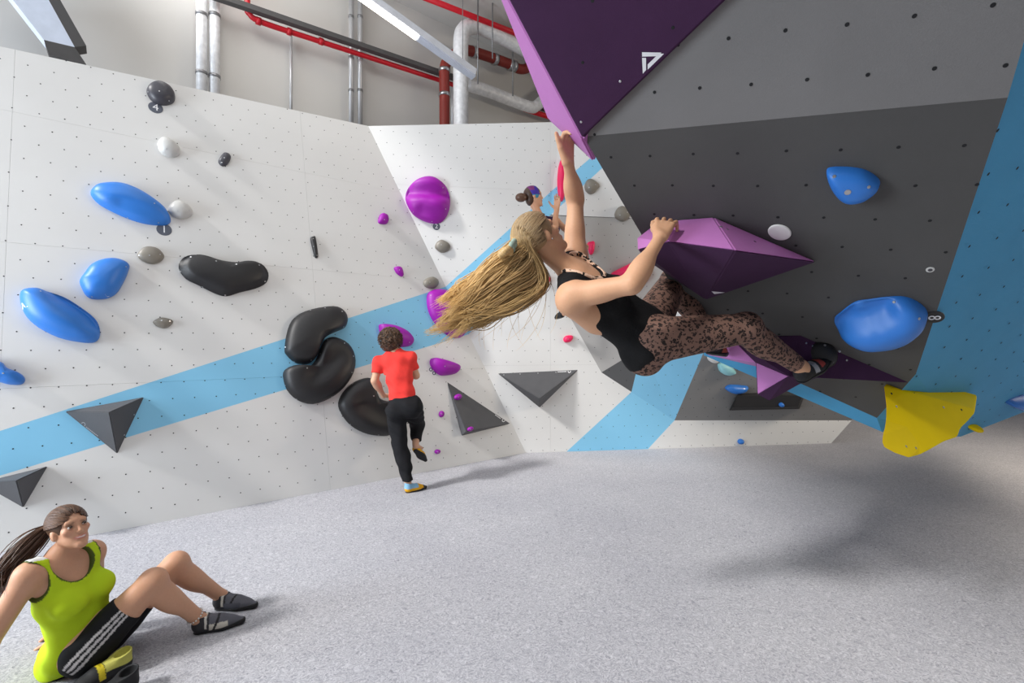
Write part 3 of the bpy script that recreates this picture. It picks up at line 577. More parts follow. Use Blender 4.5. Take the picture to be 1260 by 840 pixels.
tag(tube('insulated_duct', smooth_path([(574, 104), (600, 112), (650, 131), (660, 130), (672, 120), (715, 88)], .35), rpx(7, 620, 120, .35), foil, seg=18), 'lower foil-wrapped duct running towards the overhang', 'duct')
for (u, v0, v1, off, lab) in ((588, 38, 103, .97, 'thin hanger rod beside the thick duct'), (606, 20, 72, 1.0, 'thin hanger rod crossing the straight red pipe'), (631, 64, 118, .66, 'thin hanger rod holding the lower duct')):
    p1 = hw(u, v1, off); tag(tube('hanger_rod', [V((p1.x, p1.y, hw(u, v0, off).z+.6)), p1], .012, rod, seg=6), lab, 'rod')
vert_pipe('conduit', 'short white conduit between the rust-red pipe and the duct', 556, 100, 557, 150, 2.4, .1, galv, 'conduit')
# framed panel hung at the far left
pf = [hw(u, v, .5) for u, v in ((2, -18), (50, -18), (92, 58), (54, 49))]; pr = [hw(u, v, .5) for u, v in ((50, -18), (64, -18), (106, 56), (92, 58))]; pb = [hw(u, v, .5) for u, v in ((54, 49), (92, 58), (106, 79), (60, 67))]
root = empty('ceiling_panel', pb[2]); tag(root, 'pale hanging ceiling panel with a dark frame above the slab wall', 'panel')
for nm, q4, m in (('panel_face', pf, mat('pale_panel', (214, 222, 238), .5)), ('frame_side', pr, drk), ('frame_end', pb, drk)):
    bk_ = [p-HW.n*.2 for p in q4]; mesh_obj(nm, q4+bk_, [(0, 1, 2, 3), (7, 6, 5, 4), (0, 4, 5, 1), (1, 5, 6, 2), (2, 6, 7, 3), (3, 7, 4, 0)], m, root, recalc=True)
#PEOPLE
# ------------------------------------------------------------------ people: one continuous body each, grown from a signed distance field
def A(p): return np.array(p, float)
class Field:
    def __init__(s): s.pr = []
    def cone(s, a, b, ra, rb, k=.03, g=''): s.pr.append(('c', A(a), A(b), ra, rb, k, g)); return s
    def ell(s, c, r, R=None, k=.03, g=''): s.pr.append(('e', A(c), A(r), np.eye(3) if R is None else A(R), None, k, g)); return s
    def only(s, *gs):
        f = Field(); f.pr = [p for p in s.pr if p[6] in gs]; return f
def _dist(p, X, Y, Z):
    if p[0] == 'c':
        a, b = p[1], p[2]; ab = b-a; L = ab@ab+1e-12
        t = np.clip(((X-a[0])*ab[0]+(Y-a[1])*ab[1]+(Z-a[2])*ab[2])/L, 0, 1)
        return np.sqrt((X-a[0]-t*ab[0])**2+(Y-a[1]-t*ab[1])**2+(Z-a[2]-t*ab[2])**2)-(p[3]+(p[4]-p[3])*t)
    c, r, R = p[1], p[2], p[3]; dx, dy, dz = X-c[0], Y-c[1], Z-c[2]
    q = [(R[0][i]*dx+R[1][i]*dy+R[2][i]*dz) for i in range(3)]
    k0 = np.sqrt((q[0]/r[0])**2+(q[1]/r[1])**2+(q[2]/r[2])**2); k1 = np.sqrt((q[0]/r[0]**2)**2+(q[1]/r[1]**2)**2+(q[2]/r[2]**2)**2)+1e-9
    return k0*(k0-1)/k1
def _bb(p):
    if p[0] == 'c': m = max(p[3], p[4]); return np.minimum(p[1], p[2])-m, np.maximum(p[1], p[2])+m
    m = max(p[2]); return p[1]-m, p[1]+m
def grow(field, h, inflate=0.0, cuts=(), subs=(), wr=0.0):
    """smooth union of the shapes -> surface-net mesh. cuts: (point, normal, reach); subs: shapes carved out (shape, k)"""
    lo = np.min([_bb(p)[0] for p in field.pr], axis=0)-.03-inflate; hi = np.max([_bb(p)[1] for p in field.pr], axis=0)+.03+inflate
    n = np.ceil((hi-lo)/h).astype(int)+2; Fd = np.full(n, .5, np.float32)
    ax = [lo[i]+h*np.arange(n[i]) for i in range(3)]
    def sub(b0, b1, m):
        i0 = np.clip(((b0-m-lo)/h).astype(int), 0, n-1); i1 = np.clip(((b1+m-lo)/h).astype(int)+2, 0, n)
        sl = tuple(slice(a, b) for a, b in zip(i0, i1))
        return sl, ax[0][sl[0]][:, None, None].astype(np.float32), ax[1][sl[1]][None, :, None].astype(np.float32), ax[2][sl[2]][None, None, :].astype(np.float32)
    for p in field.pr:
        sl, X, Y, Z = sub(*_bb(p), p[5]+inflate+2.5*h)
        d = _dist(p, X, Y, Z).astype(np.float32)-inflate; k = max(p[5], 1e-4); cur = Fd[sl]
        hh = np.maximum(k-np.abs(cur-d), 0)/k; Fd[sl] = np.minimum(cur, d)-hh*hh*k*.25
    for p, k in subs:
        
        if p[6] == 'keep':
            d = _dist(p, ax[0][:, None, None].astype(np.float32), ax[1][None, :, None].astype(np.float32), ax[2][None, None, :].astype(np.float32)).astype(np.float32); Fd = np.maximum(Fd, d); continue
        sl, X, Y, Z = sub(*_bb(p), k+2.5*h); d = -_dist(p, X, Y, Z).astype(np.float32); cur = Fd[sl]
        hh = np.maximum(k-np.abs(cur-d), 0)/max(k, 1e-4); Fd[sl] = np.maximum(cur, d)+hh*hh*k*.25
    for pt, nm, reach in cuts:
        pt, nm = A(pt), A(nm)/np.linalg.norm(nm); sl, X, Y, Z = sub(pt-reach, pt+reach, 0)
        d = (X-pt[0])*nm[0]+(Y-pt[1])*nm[1]+(Z-pt[2])*nm[2]
        ins = ((X-pt[0])**2+(Y-pt[1])**2+(Z-pt[2])**2) < reach*reach
        Fd[sl] = np.where(ins, np.maximum(Fd[sl], d.astype(np.float32)), Fd[sl])
    if wr:
        X, Y, Z = ax[0][:, None, None], ax[1][None, :, None], ax[2][None, None, :]
        Fd += (wr*(np.sin(31*X+17*Z+9*Y)*np.sin(23*Z-14*X+5*Y)+.6*np.sin(57*Z+33*X-20*Y))).astype(np.float32)
    return surf(Fd, lo, h)
def surf(Fd, lo, h):
    S = Fd < 0; n = np.array(Fd.shape)
    cnt = np.zeros(n-1, np.int8)
    for i in (0, 1):
        for j in (0, 1):
            for k in (0, 1): cnt += S[i:n[0]-1+i, j:n[1]-1+j, k:n[2]-1+k]
    act = np.argwhere((cnt > 0) & (cnt < 8)); idx = np.full(n-1, -1, np.int32); idx[tuple(act.T)] = np.arange(len(act))
    pos = np.zeros((len(act), 3)); w = np.zeros(len(act))
    for a in range(3):
        o1, o2 = [x for x in range(3) if x != a]
        for i in (0, 1):
            for j in (0, 1):
                c0 = act.copy(); c0[:, o1] += i; c0[:, o2] += j; c1 = c0.copy(); c1[:, a] += 1
                f0, f1 = Fd[tuple(c0.T)], Fd[tuple(c1.T)]; m = (f0 < 0) != (f1 < 0)
                t = np.where(m, f0/np.where(m, f0-f1, 1), 0); q = c0.astype(float); q[:, a] += t
                pos[m] += q[m]; w[m] += 1
    pos /= w[:, None]; faces = []
    for a in range(3):
        o1, o2 = (a+1) % 3, (a+2) % 3
        s0 = [slice(None)]*3; s1 = [slice(None)]*3; s0[a] = slice(0, -1); s1[a] = slice(1, None)
        e = np.argwhere(S[tuple(s0)] != S[tuple(s1)]); e = e[(e[:, o1] > 0) & (e[:, o2] > 0) & (e[:, o1] < n[o1]-1) & (e[:, o2] < n[o2]-1)]
        st = S[tuple(e.T)]; q = []
        for d1, d2 in ((-1, -1), (0, -1), (0, 0), (-1, 0)):
            c = e.copy(); c[:, o1] += d1; c[:, o2] += d2; q.append(idx[tuple(c.T)])
        q = np.stack(q, 1); q[~st] = q[~st][:, ::-1]; faces.append(q)
    return lo+pos*h, np.concatenate(faces)
def np_mesh(name, vs_, fs, m, parent, color=None, relax=1):
    for _ in range(relax):
        acc = np.zeros_like(vs_); c = np.zeros(len(vs_))
        for i in range(4):
            a, b = fs[:, i], fs[:, (i+1) % 4]
            np.add.at(acc, a, vs_[b]); np.add.at(c, a, 1); np.add.at(acc, b, vs_[a]); np.add.at(c, b, 1)
        vs_ = vs_*.5+.5*acc/np.maximum(c, 1)[:, None]
    org = A(parent.location) if parent else np.zeros(3)
    me = bpy.data.meshes.new(name); me.vertices.add(len(vs_)); me.vertices.foreach_set('co', (vs_-org).ravel().astype(np.float32))
    me.loops.add(len(fs)*4); me.loops.foreach_set('vertex_index', fs.ravel().astype(np.int32))
    me.polygons.add(len(fs)); me.polygons.foreach_set('loop_start', (np.arange(len(fs))*4).astype(np.int32)); me.polygons.foreach_set('loop_total', np.full(len(fs), 4, np.int32))
    me.update(calc_edges=True); me.polygons.foreach_set('use_smooth', np.ones(len(fs), bool)); me.materials.append(m)
    if color is not None:
        ca = me.color_attributes.new('tone', 'FLOAT_COLOR', 'POINT'); cc = color(vs_) if callable(color) else np.tile(np.array(color), (len(vs_), 1))
        ca.data.foreach_set('color', np.concatenate([cc, np.ones((len(vs_), 1))], 1).ravel().astype(np.float32))
    o = bpy.data.objects.new(name, me); C.objects.link(o); o.parent = parent; return o
def nrm(v): v = A(v); return v/np.linalg.norm(v)
def frame(up, fwd):
    z = nrm(up); y = A(fwd)-z*(A(fwd)@z); y = nrm(y); x = np.cross(y, z); return np.stack([x, y, z], 1)   # columns: right, forward, up
def rl(c): return np.array(lin(c)[:3])
class Person:
    def __init__(s, label, base, cat='person'):
        s.root = empty('person', base); tag(s.root, label, cat); s.f = Field(); s.paint = []
    def head(s, c, up, fwd, sc=1.0, neck=None, nr=.052, skin=(214, 168, 140), smile=0.0):
        R = frame(up, fwd); s.hR, s.hc, s.sc = R, A(c), sc; f = s.f
        L = lambda x, y, z: s.hc+R@(A((x, y, z))*sc); s.hl = L
        E = lambda x, y, z, rx, ry, rz, k=.02: f.ell(L(x, y, z), A((rx, ry, rz))*sc, R, k*sc, 'head')
        E(0, -.012, .03, .073, .095, .088); E(0, .03, -.035, .054, .060, .078)
        for q in (-1, 1):
            f.cone(L(q*.049, .0, -.048), L(q*.010, .07, -.096), .02*sc, .016*sc, .025*sc, 'head')
            E(q*.042, .06, -.012, .022, .02, .018, .02); E(q*.075, -.010, -.012, .010, .02, .031, .008)
        E(0, .074, -.098, .018, .015, .014, .02); E(0, .073, .032, .052, .014, .015, .02)
        f.cone(L(0, .086, .018), L(0, .102, -.024), .005*sc, .009*sc, .012*sc, 'head')
        for q in (-1, 1): E(q*.010, .094, -.028, .007, .008, .006, .008)
        E(0, .086, -.054, .024, .010, .006, .008); E(0, .085, -.064, .021, .010, .007, .008)
        if neck is not None: f.cone(L(0, -.026, -.055), A(neck), nr*sc, nr*1.08, .022, 'neck')
        s.subs = [(('e', L(q*.033, .1, .006), A((.017, .014, .012))*sc, R, None, 0, ''), .012) for q in (-1, 1)]
        lip, brow, chk = rl((188, 88, 84)), rl((92, 66, 48)), rl((222, 150, 128))
        def add(P_, col):
            q = ((P_-s.hc)@R)/sc; x, y, z = q.T; y = np.where(np.linalg.norm(q, axis=1) < .135, y, -1)
            def mix(mask, c): col[:] = col*(1-mask[:, None])+c*mask[:, None]
            fr = np.clip((y-.03)/.02, 0, 1)
            mix(np.clip(1.2-((np.abs(x)-.043)**2+(z+.02)**2)/.02**2, 0, .2)*fr, chk)
            mlip = np.exp(-((x/.028)**4))*np.exp(-(((z+.059+smile*x*x*0)-smile*10*x*x)/.009)**4)*(y > .07); mix(np.clip(mlip, 0, .85), lip)
            if smile:
                mt = np.exp(-((x/.02)**4))*np.exp(-((z+.0585-smile*10*x*x)/.0042)**4)*(y > .07); mix(np.clip(mt, 0, .9), rl((236, 228, 220)))
            mb = np.exp(-((np.abs(x)-.034)/.02)**4)*np.exp(-((z-.027+.004*(np.abs(x)/.03)**2)/.0038)**4)*(y > .05); mix(np.clip(mb, 0, .6), brow)
            me_ = np.exp(-((np.abs(x)-.033)/.016)**4)*np.exp(-((z-.007)/.009)**4)*(y > .05); mix(np.clip(me_, 0, .35), brow)
        s.paint.append(add)
    def eyes(s, iris=(70, 60, 50)):
        for q in (-1, 1):
            c = s.hl(q*.032, .0785, .006); r = .0118*s.sc
            f = Field(); f.ell(c, (r, r, r)); v, fa = grow(f, .0022)
            d = nrm(s.hR@A((0, 1, 0))); ci, cw, cl = rl(iris), rl((196, 186, 178)), rl((60, 42, 34))
            def col(P_):
                u = (P_-c)/r; t = u@d; z = u@(s.hR@A((0, 0, 1))); o = np.where((t > .74)[:, None], ci, cw); o = np.where((z > .22)[:, None], cl, o); return np.where((z < -.38)[:, None], rl((190, 136, 110)), o)
            np_mesh('eye', v, fa, eye_m, s.root, col, 0)
    def torso(s, pel, chest, neck, right, w=1.0, female=True, sh=None):
        """pel, chest, neck: centre-line joints; right: body's right direction"""
        pel, chest, neck = A(pel), A(chest), A(neck); f = s.f; r = nrm(right); up1 = nrm(chest-pel); up2 = nrm(neck-chest)
        def R(up): z = nrm(up); x = r-z*(r@z); x = nrm(x); return np.stack([x, np.cross(z, x), z], 1)
        R1, R2 = R(up1), R(up2); s.tR1, s.tR2 = R1, R2
        E = lambda c, Rm, off, rad, k=.04, g='torso': f.ell(A(c)+Rm@A(off), A(rad)*w, Rm, k, g)
        E(pel, R1, (0, -.005, .0), (.158, .108, .11)); E(pel+(chest-pel)*.45, R1, (0, .0, 0), (.126, .096, .12), .05); E(chest, R2, (0, 0, -.01), (.138, .1, .15), .05)
        E(chest+(neck-chest)*.62, R2, (0, -.01, 0), (.15, .075, .07), .05)
        for q in (-1, 1):
            E(pel, R1, (q*.072, -.06, -.035), (.085, .08, .09) if female else (.08, .068, .085), .03, 'hip')
            if female: E(chest, R2, (q*.068, .075, -.02), (.06, .05, .058), .025)
        f.cone(neck-up2*.03, neck+up2*.015, .056, .05, .03, 'torso')
        for q, j in zip((1, -1), sh): f.cone(neck-up2*.035, j, .042, .052, .045, 'torso')
    def arm(s, sh, el, wr_, r=(.05, .04, .036, .026), g='arm'):
        sh, el, wr_ = A(sh), A(el), A(wr_); f = s.f
        f.cone(sh, el, r[0], r[1], .03, 'u'+g); f.cone(el, wr_, r[2], r[3], .02, 'f'+g)
        f.ell(el+(wr_-el)*.27, (r[2]*1.22, r[2]*1.22, .085), frame(wr_-el, np.cross(wr_-el, sh-el)+A((1e-3, 0, 0))), .03, 'f'+g)
    def hand(s, wr_, D, N, S, curl=(.5, .7, .5), sc=1.0, thumb=(.5, .8, -.3), spread=.0):
        """D: wrist to fingers, N: out of the back of the hand, S: towards the thumb side"""
        D = nrm(D); N = nrm(A(N)-D*(A(N)@D)); S2 = np.cross(D, N); S = S2*np.sign(S2@A(S)); f = s.f; w = A(wr_)
        for i, (o, ln) in enumerate(((.031, .92), (.011, 1.0), (-.009, .95), (-.028, .76))):
            kn = w+D*(.088-.004*abs(i-1))*sc+S*o*sc
            f.cone(w+S*o*.5*sc, kn, .0150*sc, .0112*sc, .010, 'hand')
            p = kn; ang = 0; d = D+S*spread*(1.5-i)
            for sg, (l, cu, ra) in enumerate(((.042, curl[0], .0098), (.027, curl[1], .0086), (.022, curl[2], .0076))):
                ang += cu; d = D*math.cos(ang)-N*math.sin(ang)+S*spread*(1.5-i)*.15; q = p+d*l*ln*sc
                f.cone(p, q, ra*sc, (ra-.0009)*sc, .004, 'hand'); p = q
        t0 = w+D*.022*sc+S*.022*sc-N*.006*sc; d = nrm(D*thumb[0]+S*thumb[1]+N*thumb[2])
        t1 = t0+d*.042*sc; d2 = nrm(d+D*.45); t2 = t1+d2*.033*sc; t3 = t2+nrm(d2+D*.2)*.026*sc
        f.cone(w+D*.01+S*.008, t1, .017*sc, .013*sc, .014, 'hand'); f.cone(t1, t2, .0115*sc, .0105*sc, .006, 'hand'); f.cone(t2, t3, .0105*sc, .0085*sc, .004, 'hand')
    def leg(s, hip, kn, an, heel=None, r=(.088, .06, .05, .034), g='leg'):
        hip, kn, an = A(hip), A(kn), A(an); f = s.f
        f.cone(hip, kn, r[0], r[1], .04, 't'+g); f.cone(kn, an, r[2], r[3], .03, 's'+g)
        b = nrm((kn-hip)/np.linalg.norm(kn-hip)-(an-kn)/np.linalg.norm(an-kn)+1e-6); ax_ = an-kn
        cb = b-nrm(ax_)*(b@nrm(ax_)); back = -nrm(cb)
        f.ell(kn+ax_*.3+back*.018, (r[2]*1.0, r[2]*1.0, .12), frame(ax_, back), .03, 's'+g); f.ell(kn-back*.012, (r[1]*.9,)*3, None, .03, 't'+g)
    def foot(s, an, toe, up, ln=.2, g='foot'):
        an, toe = A(an), A(toe); f = s.f; u = nrm(up)
        f.cone(an-u*.035, toe, .027, .018, .02, g); f.cone(an, an-u*.035, .031, .028, .02, g)
    def build(s, h, skin=(214, 168, 140), tan=None):
        v, fa = grow(s.f, h, subs=getattr(s, 'subs', ()))
        base = rl(skin)
        def col(P_):
            c = np.tile(base, (len(P_), 1))
            for fn in s.paint: fn(P_, c)
            return c
        s.body = np_mesh('body', v, fa, skin_m, s.root, col); return s.body
    def cloth(s, name, field, h, inflate, m, cuts=(), subs=(), color=None, wr=0.0, label=None, relax=2):
        v, fa = grow(field, h, inflate, cuts, subs, wr); o = np_mesh(name, v, fa, m, s.root, color, relax)
        if label: o['label'] = label
        return o
def shoe(parent, heel, toe, up, upper, sole, col2=None, ln=.245, w=1.0, name='climbing_shoe', h=.004, strap=None):
    """heel: point under the heel; toe: direction; local x forward, z up from the sole"""
    R = np.stack([nrm(toe), np.cross(nrm(up), nrm(toe)), nrm(np.cross(nrm(toe), np.cross(nrm(up), nrm(toe))))], 1); o = A(heel); k = ln/.245
    L = lambda x, y, z: o+R@(A((x, y*w, z))*k); f = Field(); R_ = R
    f.cone(L(.035, 0, .038), L(.12, 0, .036), .038*k, .038*k, .02); f.cone(L(.032, 0, .05), L(.035, 0, .1), .037*k, .042*k, .02)
    f.ell(L(.135, .004, .03), A((.07, .044*w, .03))*k, R_, .02); f.cone(L(.14, 0, .028), L(.218, 0, .020), .034*k, .018*k, .02)
    f.cone(L(.06, 0, .06), L(.12, 0, .045), .028*k, .026*k, .02)
    v, fa = grow(f, h, 0.0, cuts=[(L(.03, 0, .094), A(R_[:, 2])+A(R_[:, 0])*.25, .085*k), (L(.1, 0, .0), -R_[:, 2], .2*k)], subs=[(('e', L(.03, 0, .1), A((.031, .030, .05))*k, R_, None, 0, ''), .004)])
    ob = np_mesh(name, v, fa, fabric_a, parent, (lambda P_: upper((P_-o)@R_/k)) if callable(upper) else rl(upper), 1)
    g = Field(); g.cone(L(.03, 0, .030), L(.12, 0, .030), .036*k, .038*k, .02); g.ell(L(.135, .004, .028), A((.072, .046*w, .03))*k, R_, .02); g.cone(L(.14, 0, .026), L(.22, 0, .02), .036*k, .019*k, .02)
    v, fa = grow(g, h, .0025, cuts=[(L(.1, 0, .018), A(R_[:, 2])*.96-A(R_[:, 0])*.10, .2*k), (L(.1, 0, -.001), -R_[:, 2], .2*k)])
    so = np_mesh('sole', v, fa, rubber, ob, None, 1); so.parent = ob; 
    if parent:
        so.data.transform(Matrix.Translation(-V(parent.location)))
    return ob
skin_m = attr_mat('skin', .52, .35, .12, 90, .05, .05); eye_m = attr_mat('eye_surface', .15, .5, nvar=0); fabric_a = attr_mat('shoe_fabric', .6, .3, nscale=200, nvar=.12, bump=.2)
rubber = mat('black_rubber', (26, 26, 28), .55, .4, bump=.1, bscale=200); hair_a = attr_mat('hair_fibre', .42, .45, nscale=120, nvar=.12)
def strands(name, parent, curves, r, m=None, seg=4):
    """curves: list of (points Nx3, colour a, colour b)"""
    Vv, Ff, Cc = [], [], []; k0 = 0; org = A(parent.location)
    for pts, ca, cb, rr in curves:
        pts = A(pts); n = len(pts); d = np.gradient(pts, axis=0); d /= np.linalg.norm(d, axis=1)[:, None]+1e-9
        up = np.cross(d, A((.3, .9, .2))); up /= np.linalg.norm(up, axis=1)[:, None]+1e-9; b = np.cross(d, up)
        t = np.linspace(0, 1, n); rad = r*rr*np.sqrt(np.clip(1-t**3, .03, 1))
        for q in range(seg):
            a = 2*math.pi*q/seg; Vv.append(pts+(up*math.cos(a)+b*math.sin(a)*.6)*rad[:, None]); Cc.append(A(ca)*(1-t[:, None])+A(cb)*t[:, None])
        for i in range(n-1):
            for q in range(seg): Ff.append((k0+q*n+i, k0+((q+1) % seg)*n+i, k0+((q+1) % seg)*n+i+1, k0+q*n+i+1))
        k0 += n*seg
    return np_mesh(name, np.concatenate(Vv), np.array(Ff, np.int32), m or hair_a, parent, lambda P_: np.concatenate(Cc), 0)
def crom(ps, n):
    ps = [A(p) for p in ps]; out = []; m = len(ps)
    for i in range(m-1):
        p0, p1, p2, p3 = ps[max(i-1, 0)], ps[i], ps[i+1], ps[min(i+2, m-1)]; t = np.linspace(0, 1, n, endpoint=i == m-2)[:, None]
        out.append(.5*((2*p1)+(p2-p0)*t+(2*p0-5*p1+4*p2-p3)*t*t+(3*p1-p0-3*p2+p3)*t**3))
    return np.concatenate(out)
def off_skull(pr, pts, rad, cy=-.02, cz=.034, m=1.0):
    q = ((pts-pr.hc)@pr.hR)/pr.sc-A((0, cy, cz)); k = np.linalg.norm(q/A(rad), axis=1)[:, None]; q = np.where(k < m, q/np.maximum(k, 1e-6)*m, q)
    return pr.hc+((q+A((0, cy, cz)))*pr.sc)@pr.hR.T
def bez(ps, n):
    ps = [A(p) for p in ps]; t = np.linspace(0, 1, n)[:, None]; out = [np.repeat(p[None], n, 0) for p in ps]
    while len(out) > 1: out = [out[i]*(1-t)+out[i+1]*t for i in range(len(out)-1)]
    return out[0]
PX = lambda u, v, d: A(P(u, v, d))
def shirt_mat(name, rgb, **k): return mat(name, rgb, .85, .2, var=.05, scale=20, bump=.25, bscale=90, **k)
def leopard(name, base, spot, centre, scale):
    m = bpy.data.materials.new(name); m.use_nodes = True; nt = m.node_tree; b = nt.nodes['Principled BSDF']; b.inputs['Roughness'].default_value = .75; b.inputs['Specular IOR Level'].default_value = .25
    N, L = nt.nodes.new, nt.links.new; tc = N('ShaderNodeTexCoord')
    nz = N('ShaderNodeTexNoise'); nz.inputs['Scale'].default_value = scale*1.4; L(tc.outputs['Object'], nz.inputs['Vector'])
    mx = N('ShaderNodeMixRGB'); mx.inputs[0].default_value = .035*45/scale; L(tc.outputs['Object'], mx.inputs[1]); L(nz.outputs['Color'], mx.inputs[2])
    vo = N('ShaderNodeTexVoronoi'); vo.inputs['Scale'].default_value = scale; L(mx.outputs[0], vo.inputs['Vector'])
    r = N('ShaderNodeValToRGB'); r.color_ramp.interpolation = 'LINEAR'; e = r.color_ramp.elements
    e[0].position = .0; e[0].color = lin(centre); e[1].position = 1; e[1].color = lin(base)
    for p, c in ((.14, centre), (.19, spot), (.44, spot), (.49, base)): k = e.new(p); k.color = lin(c)
    L(vo.outputs['Distance'], r.inputs['Fac']); n2 = N('ShaderNodeTexNoise'); n2.inputs['Scale'].default_value = scale*.9; L(tc.outputs['Object'], n2.inputs['Vector'])
    r2 = N('ShaderNodeValToRGB'); r2.color_ramp.elements[0].position = .6; r2.color_ramp.elements[1].position = .64; L(n2.outputs['Fac'], r2.inputs['Fac'])
    mm = N('ShaderNodeMixRGB'); mm.inputs[2].default_value = lin(base); L(r2.outputs[0], mm.inputs[0]); L(r.outputs[0], mm.inputs[1]); 
    L(mm.outputs[0], b.inputs['Base Color']); return m
def hair_cap(pr, col, grow_r=1.0, back=0.0, face=(.078, .075, .098), fy=.092, h=.005, low=None):
    f = Field(); L = pr.hl; s_ = pr.sc
    f.ell(L(0, -.020-back, .034), A((.085, .103, .095))*s_*grow_r, pr.hR, .02)
    if low: f.ell(L(0, -.05, -.045), A((.066, .05, .06))*s_*grow_r, pr.hR, .04)
    v, fa = grow(f, h, 0, subs=[(('e', L(0, fy, -.04), A(face)*s_, pr.hR, None, 0, ''), .01)]+[(('e', L(q*.083, .0, -.022), A((.026, .024, .034))*s_, pr.hR, None, 0, ''), .008) for q in (-1, 1)])
    return np_mesh('hair', v, fa, hair_a, pr.root, col, 1)
rng = np.random.RandomState(3)
# ================================================================== blonde climber on the overhang
cl = Person('blonde woman climbing in a black tank top and leopard-print leggings', tuple(PX(800, 470, 2.35)))
hipR, hipL = PX(808, 418, 2.26), PX(800, 398, 2.42); pel = (hipR+hipL)/2+A((-.035, -.01, -.02))
shR, shL = PX(703, 364, 2.12), PX(707, 317, 2.38); nk = (shR+shL)/2+A((-.015, .01, .03)); ch = pel+(nk-pel)*.60+A((-.010, -.005, -.022))
elR, wrR = PX(777, 350, 1.97), PX(813, 291, 2.04); elL, wrL = PX(708, 246, 2.42), PX(699, 200, 2.26)
knR, anR = PX(917, 404, 2.27), PX(986, 452, 2.40); knL, anL = PX(829, 345, 2.66), PX(877, 420, 2.60)
cl.torso(pel, ch, nk, shR-shL, 1.07, True, (shR, shL))
cl.head(PX(665, 292, 2.22), (-.60, -.08, .76), (.76, .38, .52), .94, nk, .047)
cl.arm(shR, elR, wrR, (.054, .040, .037, .0245)); cl.arm(shL, elL, wrL, (.050, .039, .036, .0245))
for a_s, a_e in ((shR, elR), (shL, elL)):
    ax0 = a_e-a_s; cl.f.ell(a_s+ax0*.42+A((0, 0, -.006)), (.047, .047, .10), frame(ax0, A((.1, .3, 1))), .02, 'uarm'); cl.f.ell(a_s+ax0*.08, (.058, .058, .07), frame(ax0, A((.1, .3, 1))), .03, 'uarm')
rt0 = nrm(shR-shL); up0 = nrm(nk-pel); fw0 = np.cross(up0, rt0)
cl.f.cone(shR-fw0*.03-up0*.02, ch+rt0*.085-fw0*.045-up0*.02, .055, .06, .05, 'back'); cl.f.cone(shL-fw0*.03-up0*.02, ch-rt0*.085-fw0*.045-up0*.02, .055, .06, .05, 'back')
cl.hand(wrR, PX(822, 266, 2.12)-wrR, (-.3, -.85, .3), (-1, -.1, .1), (.3, 1.2, .9), 1.1, (.9, .42, -.2), 1.0)
cl.hand(wrL, (-.10, -.22, 1), (-.55, .8, .1), (-1, -.3, .2), (.7, .9, .6), 1.08, (.95, .40, .1), .12)
cl.leg(hipR, knR, anR, r=(.102, .064, .056, .036), g='legR'); cl.leg(hipL, knL, anL, r=(.1, .064, .056, .036), g='legL')
cl.foot(anR, PX(1014, 448, 2.44), (-.5, -.3, .75)); cl.foot(anL, PX(888, 434, 2.66), (-.3, -.5, .8))
cl.build(.0055, (204, 156, 122))
up1 = nrm(ch-pel)
tank = cl.f.only('torso', 'hip'); fw = cl.tR2[:, 1]; rt = cl.tR2[:, 0]; u2 = cl.tR2[:, 2]
scoop = ('e', nk+fw*.075-u2*.005, A((.085, .10, .115)), cl.tR2, None, 0, '')
neck_h = ('c', nk-u2*.02, nk+u2*.2, .066, .09, 0, '')
arm_R = ('e', shR+rt*.04-u2*.065-fw*.03, A((.095, .14, .15)), cl.tR2, None, 0, ''); arm_L = ('e', shL-rt*.035-u2*.03, A((.085, .13, .11)), cl.tR2, None, 0, '')
blk_top = shirt_mat('black_tank_fabric', (20, 20, 21))
cl.cloth('tank_top', tank, .0055, .012, blk_top, [(pel-up1*.03, -up1, .5)], [(scoop, .004), (neck_h, .004), (arm_R, .004), (arm_L, .004)], wr=.003, label='black tank top')
leggings = cl.f.only('torso', 'hip', 'tlegR', 'slegR', 'tlegL', 'slegL')
nR, nL = nrm(anR-knR), nrm(anL-knL)
cl.cloth('leggings', leggings, .0055, .005, leopard('leopard_print', (126, 96, 84), (40, 32, 30), (92, 70, 62), 58), [(pel+up1*.14, up1, .6), (anR-nR*.035, nR, .12), (anL-nL*.03, nL, .12)], label='brown leopard-print leggings')
# leopard trim along the neckline
f = tank; lo_ = dict()
def trim(pr, field, prim, m, w, infl, h, subs, cuts, name):
    big = list(prim); big[2] = prim[2]*w
    v, fa = grow_keep(field, h, infl, big, [(prim, .001)]+subs, cuts); return np_mesh(name, v, fa, m, pr.root, None, 1)
def grow_keep(field, h, infl, keep, subs, cuts):
    inv = ('k', keep); return grow(field, h, infl, cuts, subs+[(('e', keep[1], keep[2], keep[3], None, 0, 'keep'), .001)])
trim(cl, tank, scoop, leopard('leopard_trim', (226, 190, 164), (24, 20, 20), (196, 132, 92), 30), 1.2, .0155, .005, [(arm_R, .002), (arm_L, .002), (neck_h, .002)], [(pel+up1*.2, -up1, .3)], 'neckline_trim')
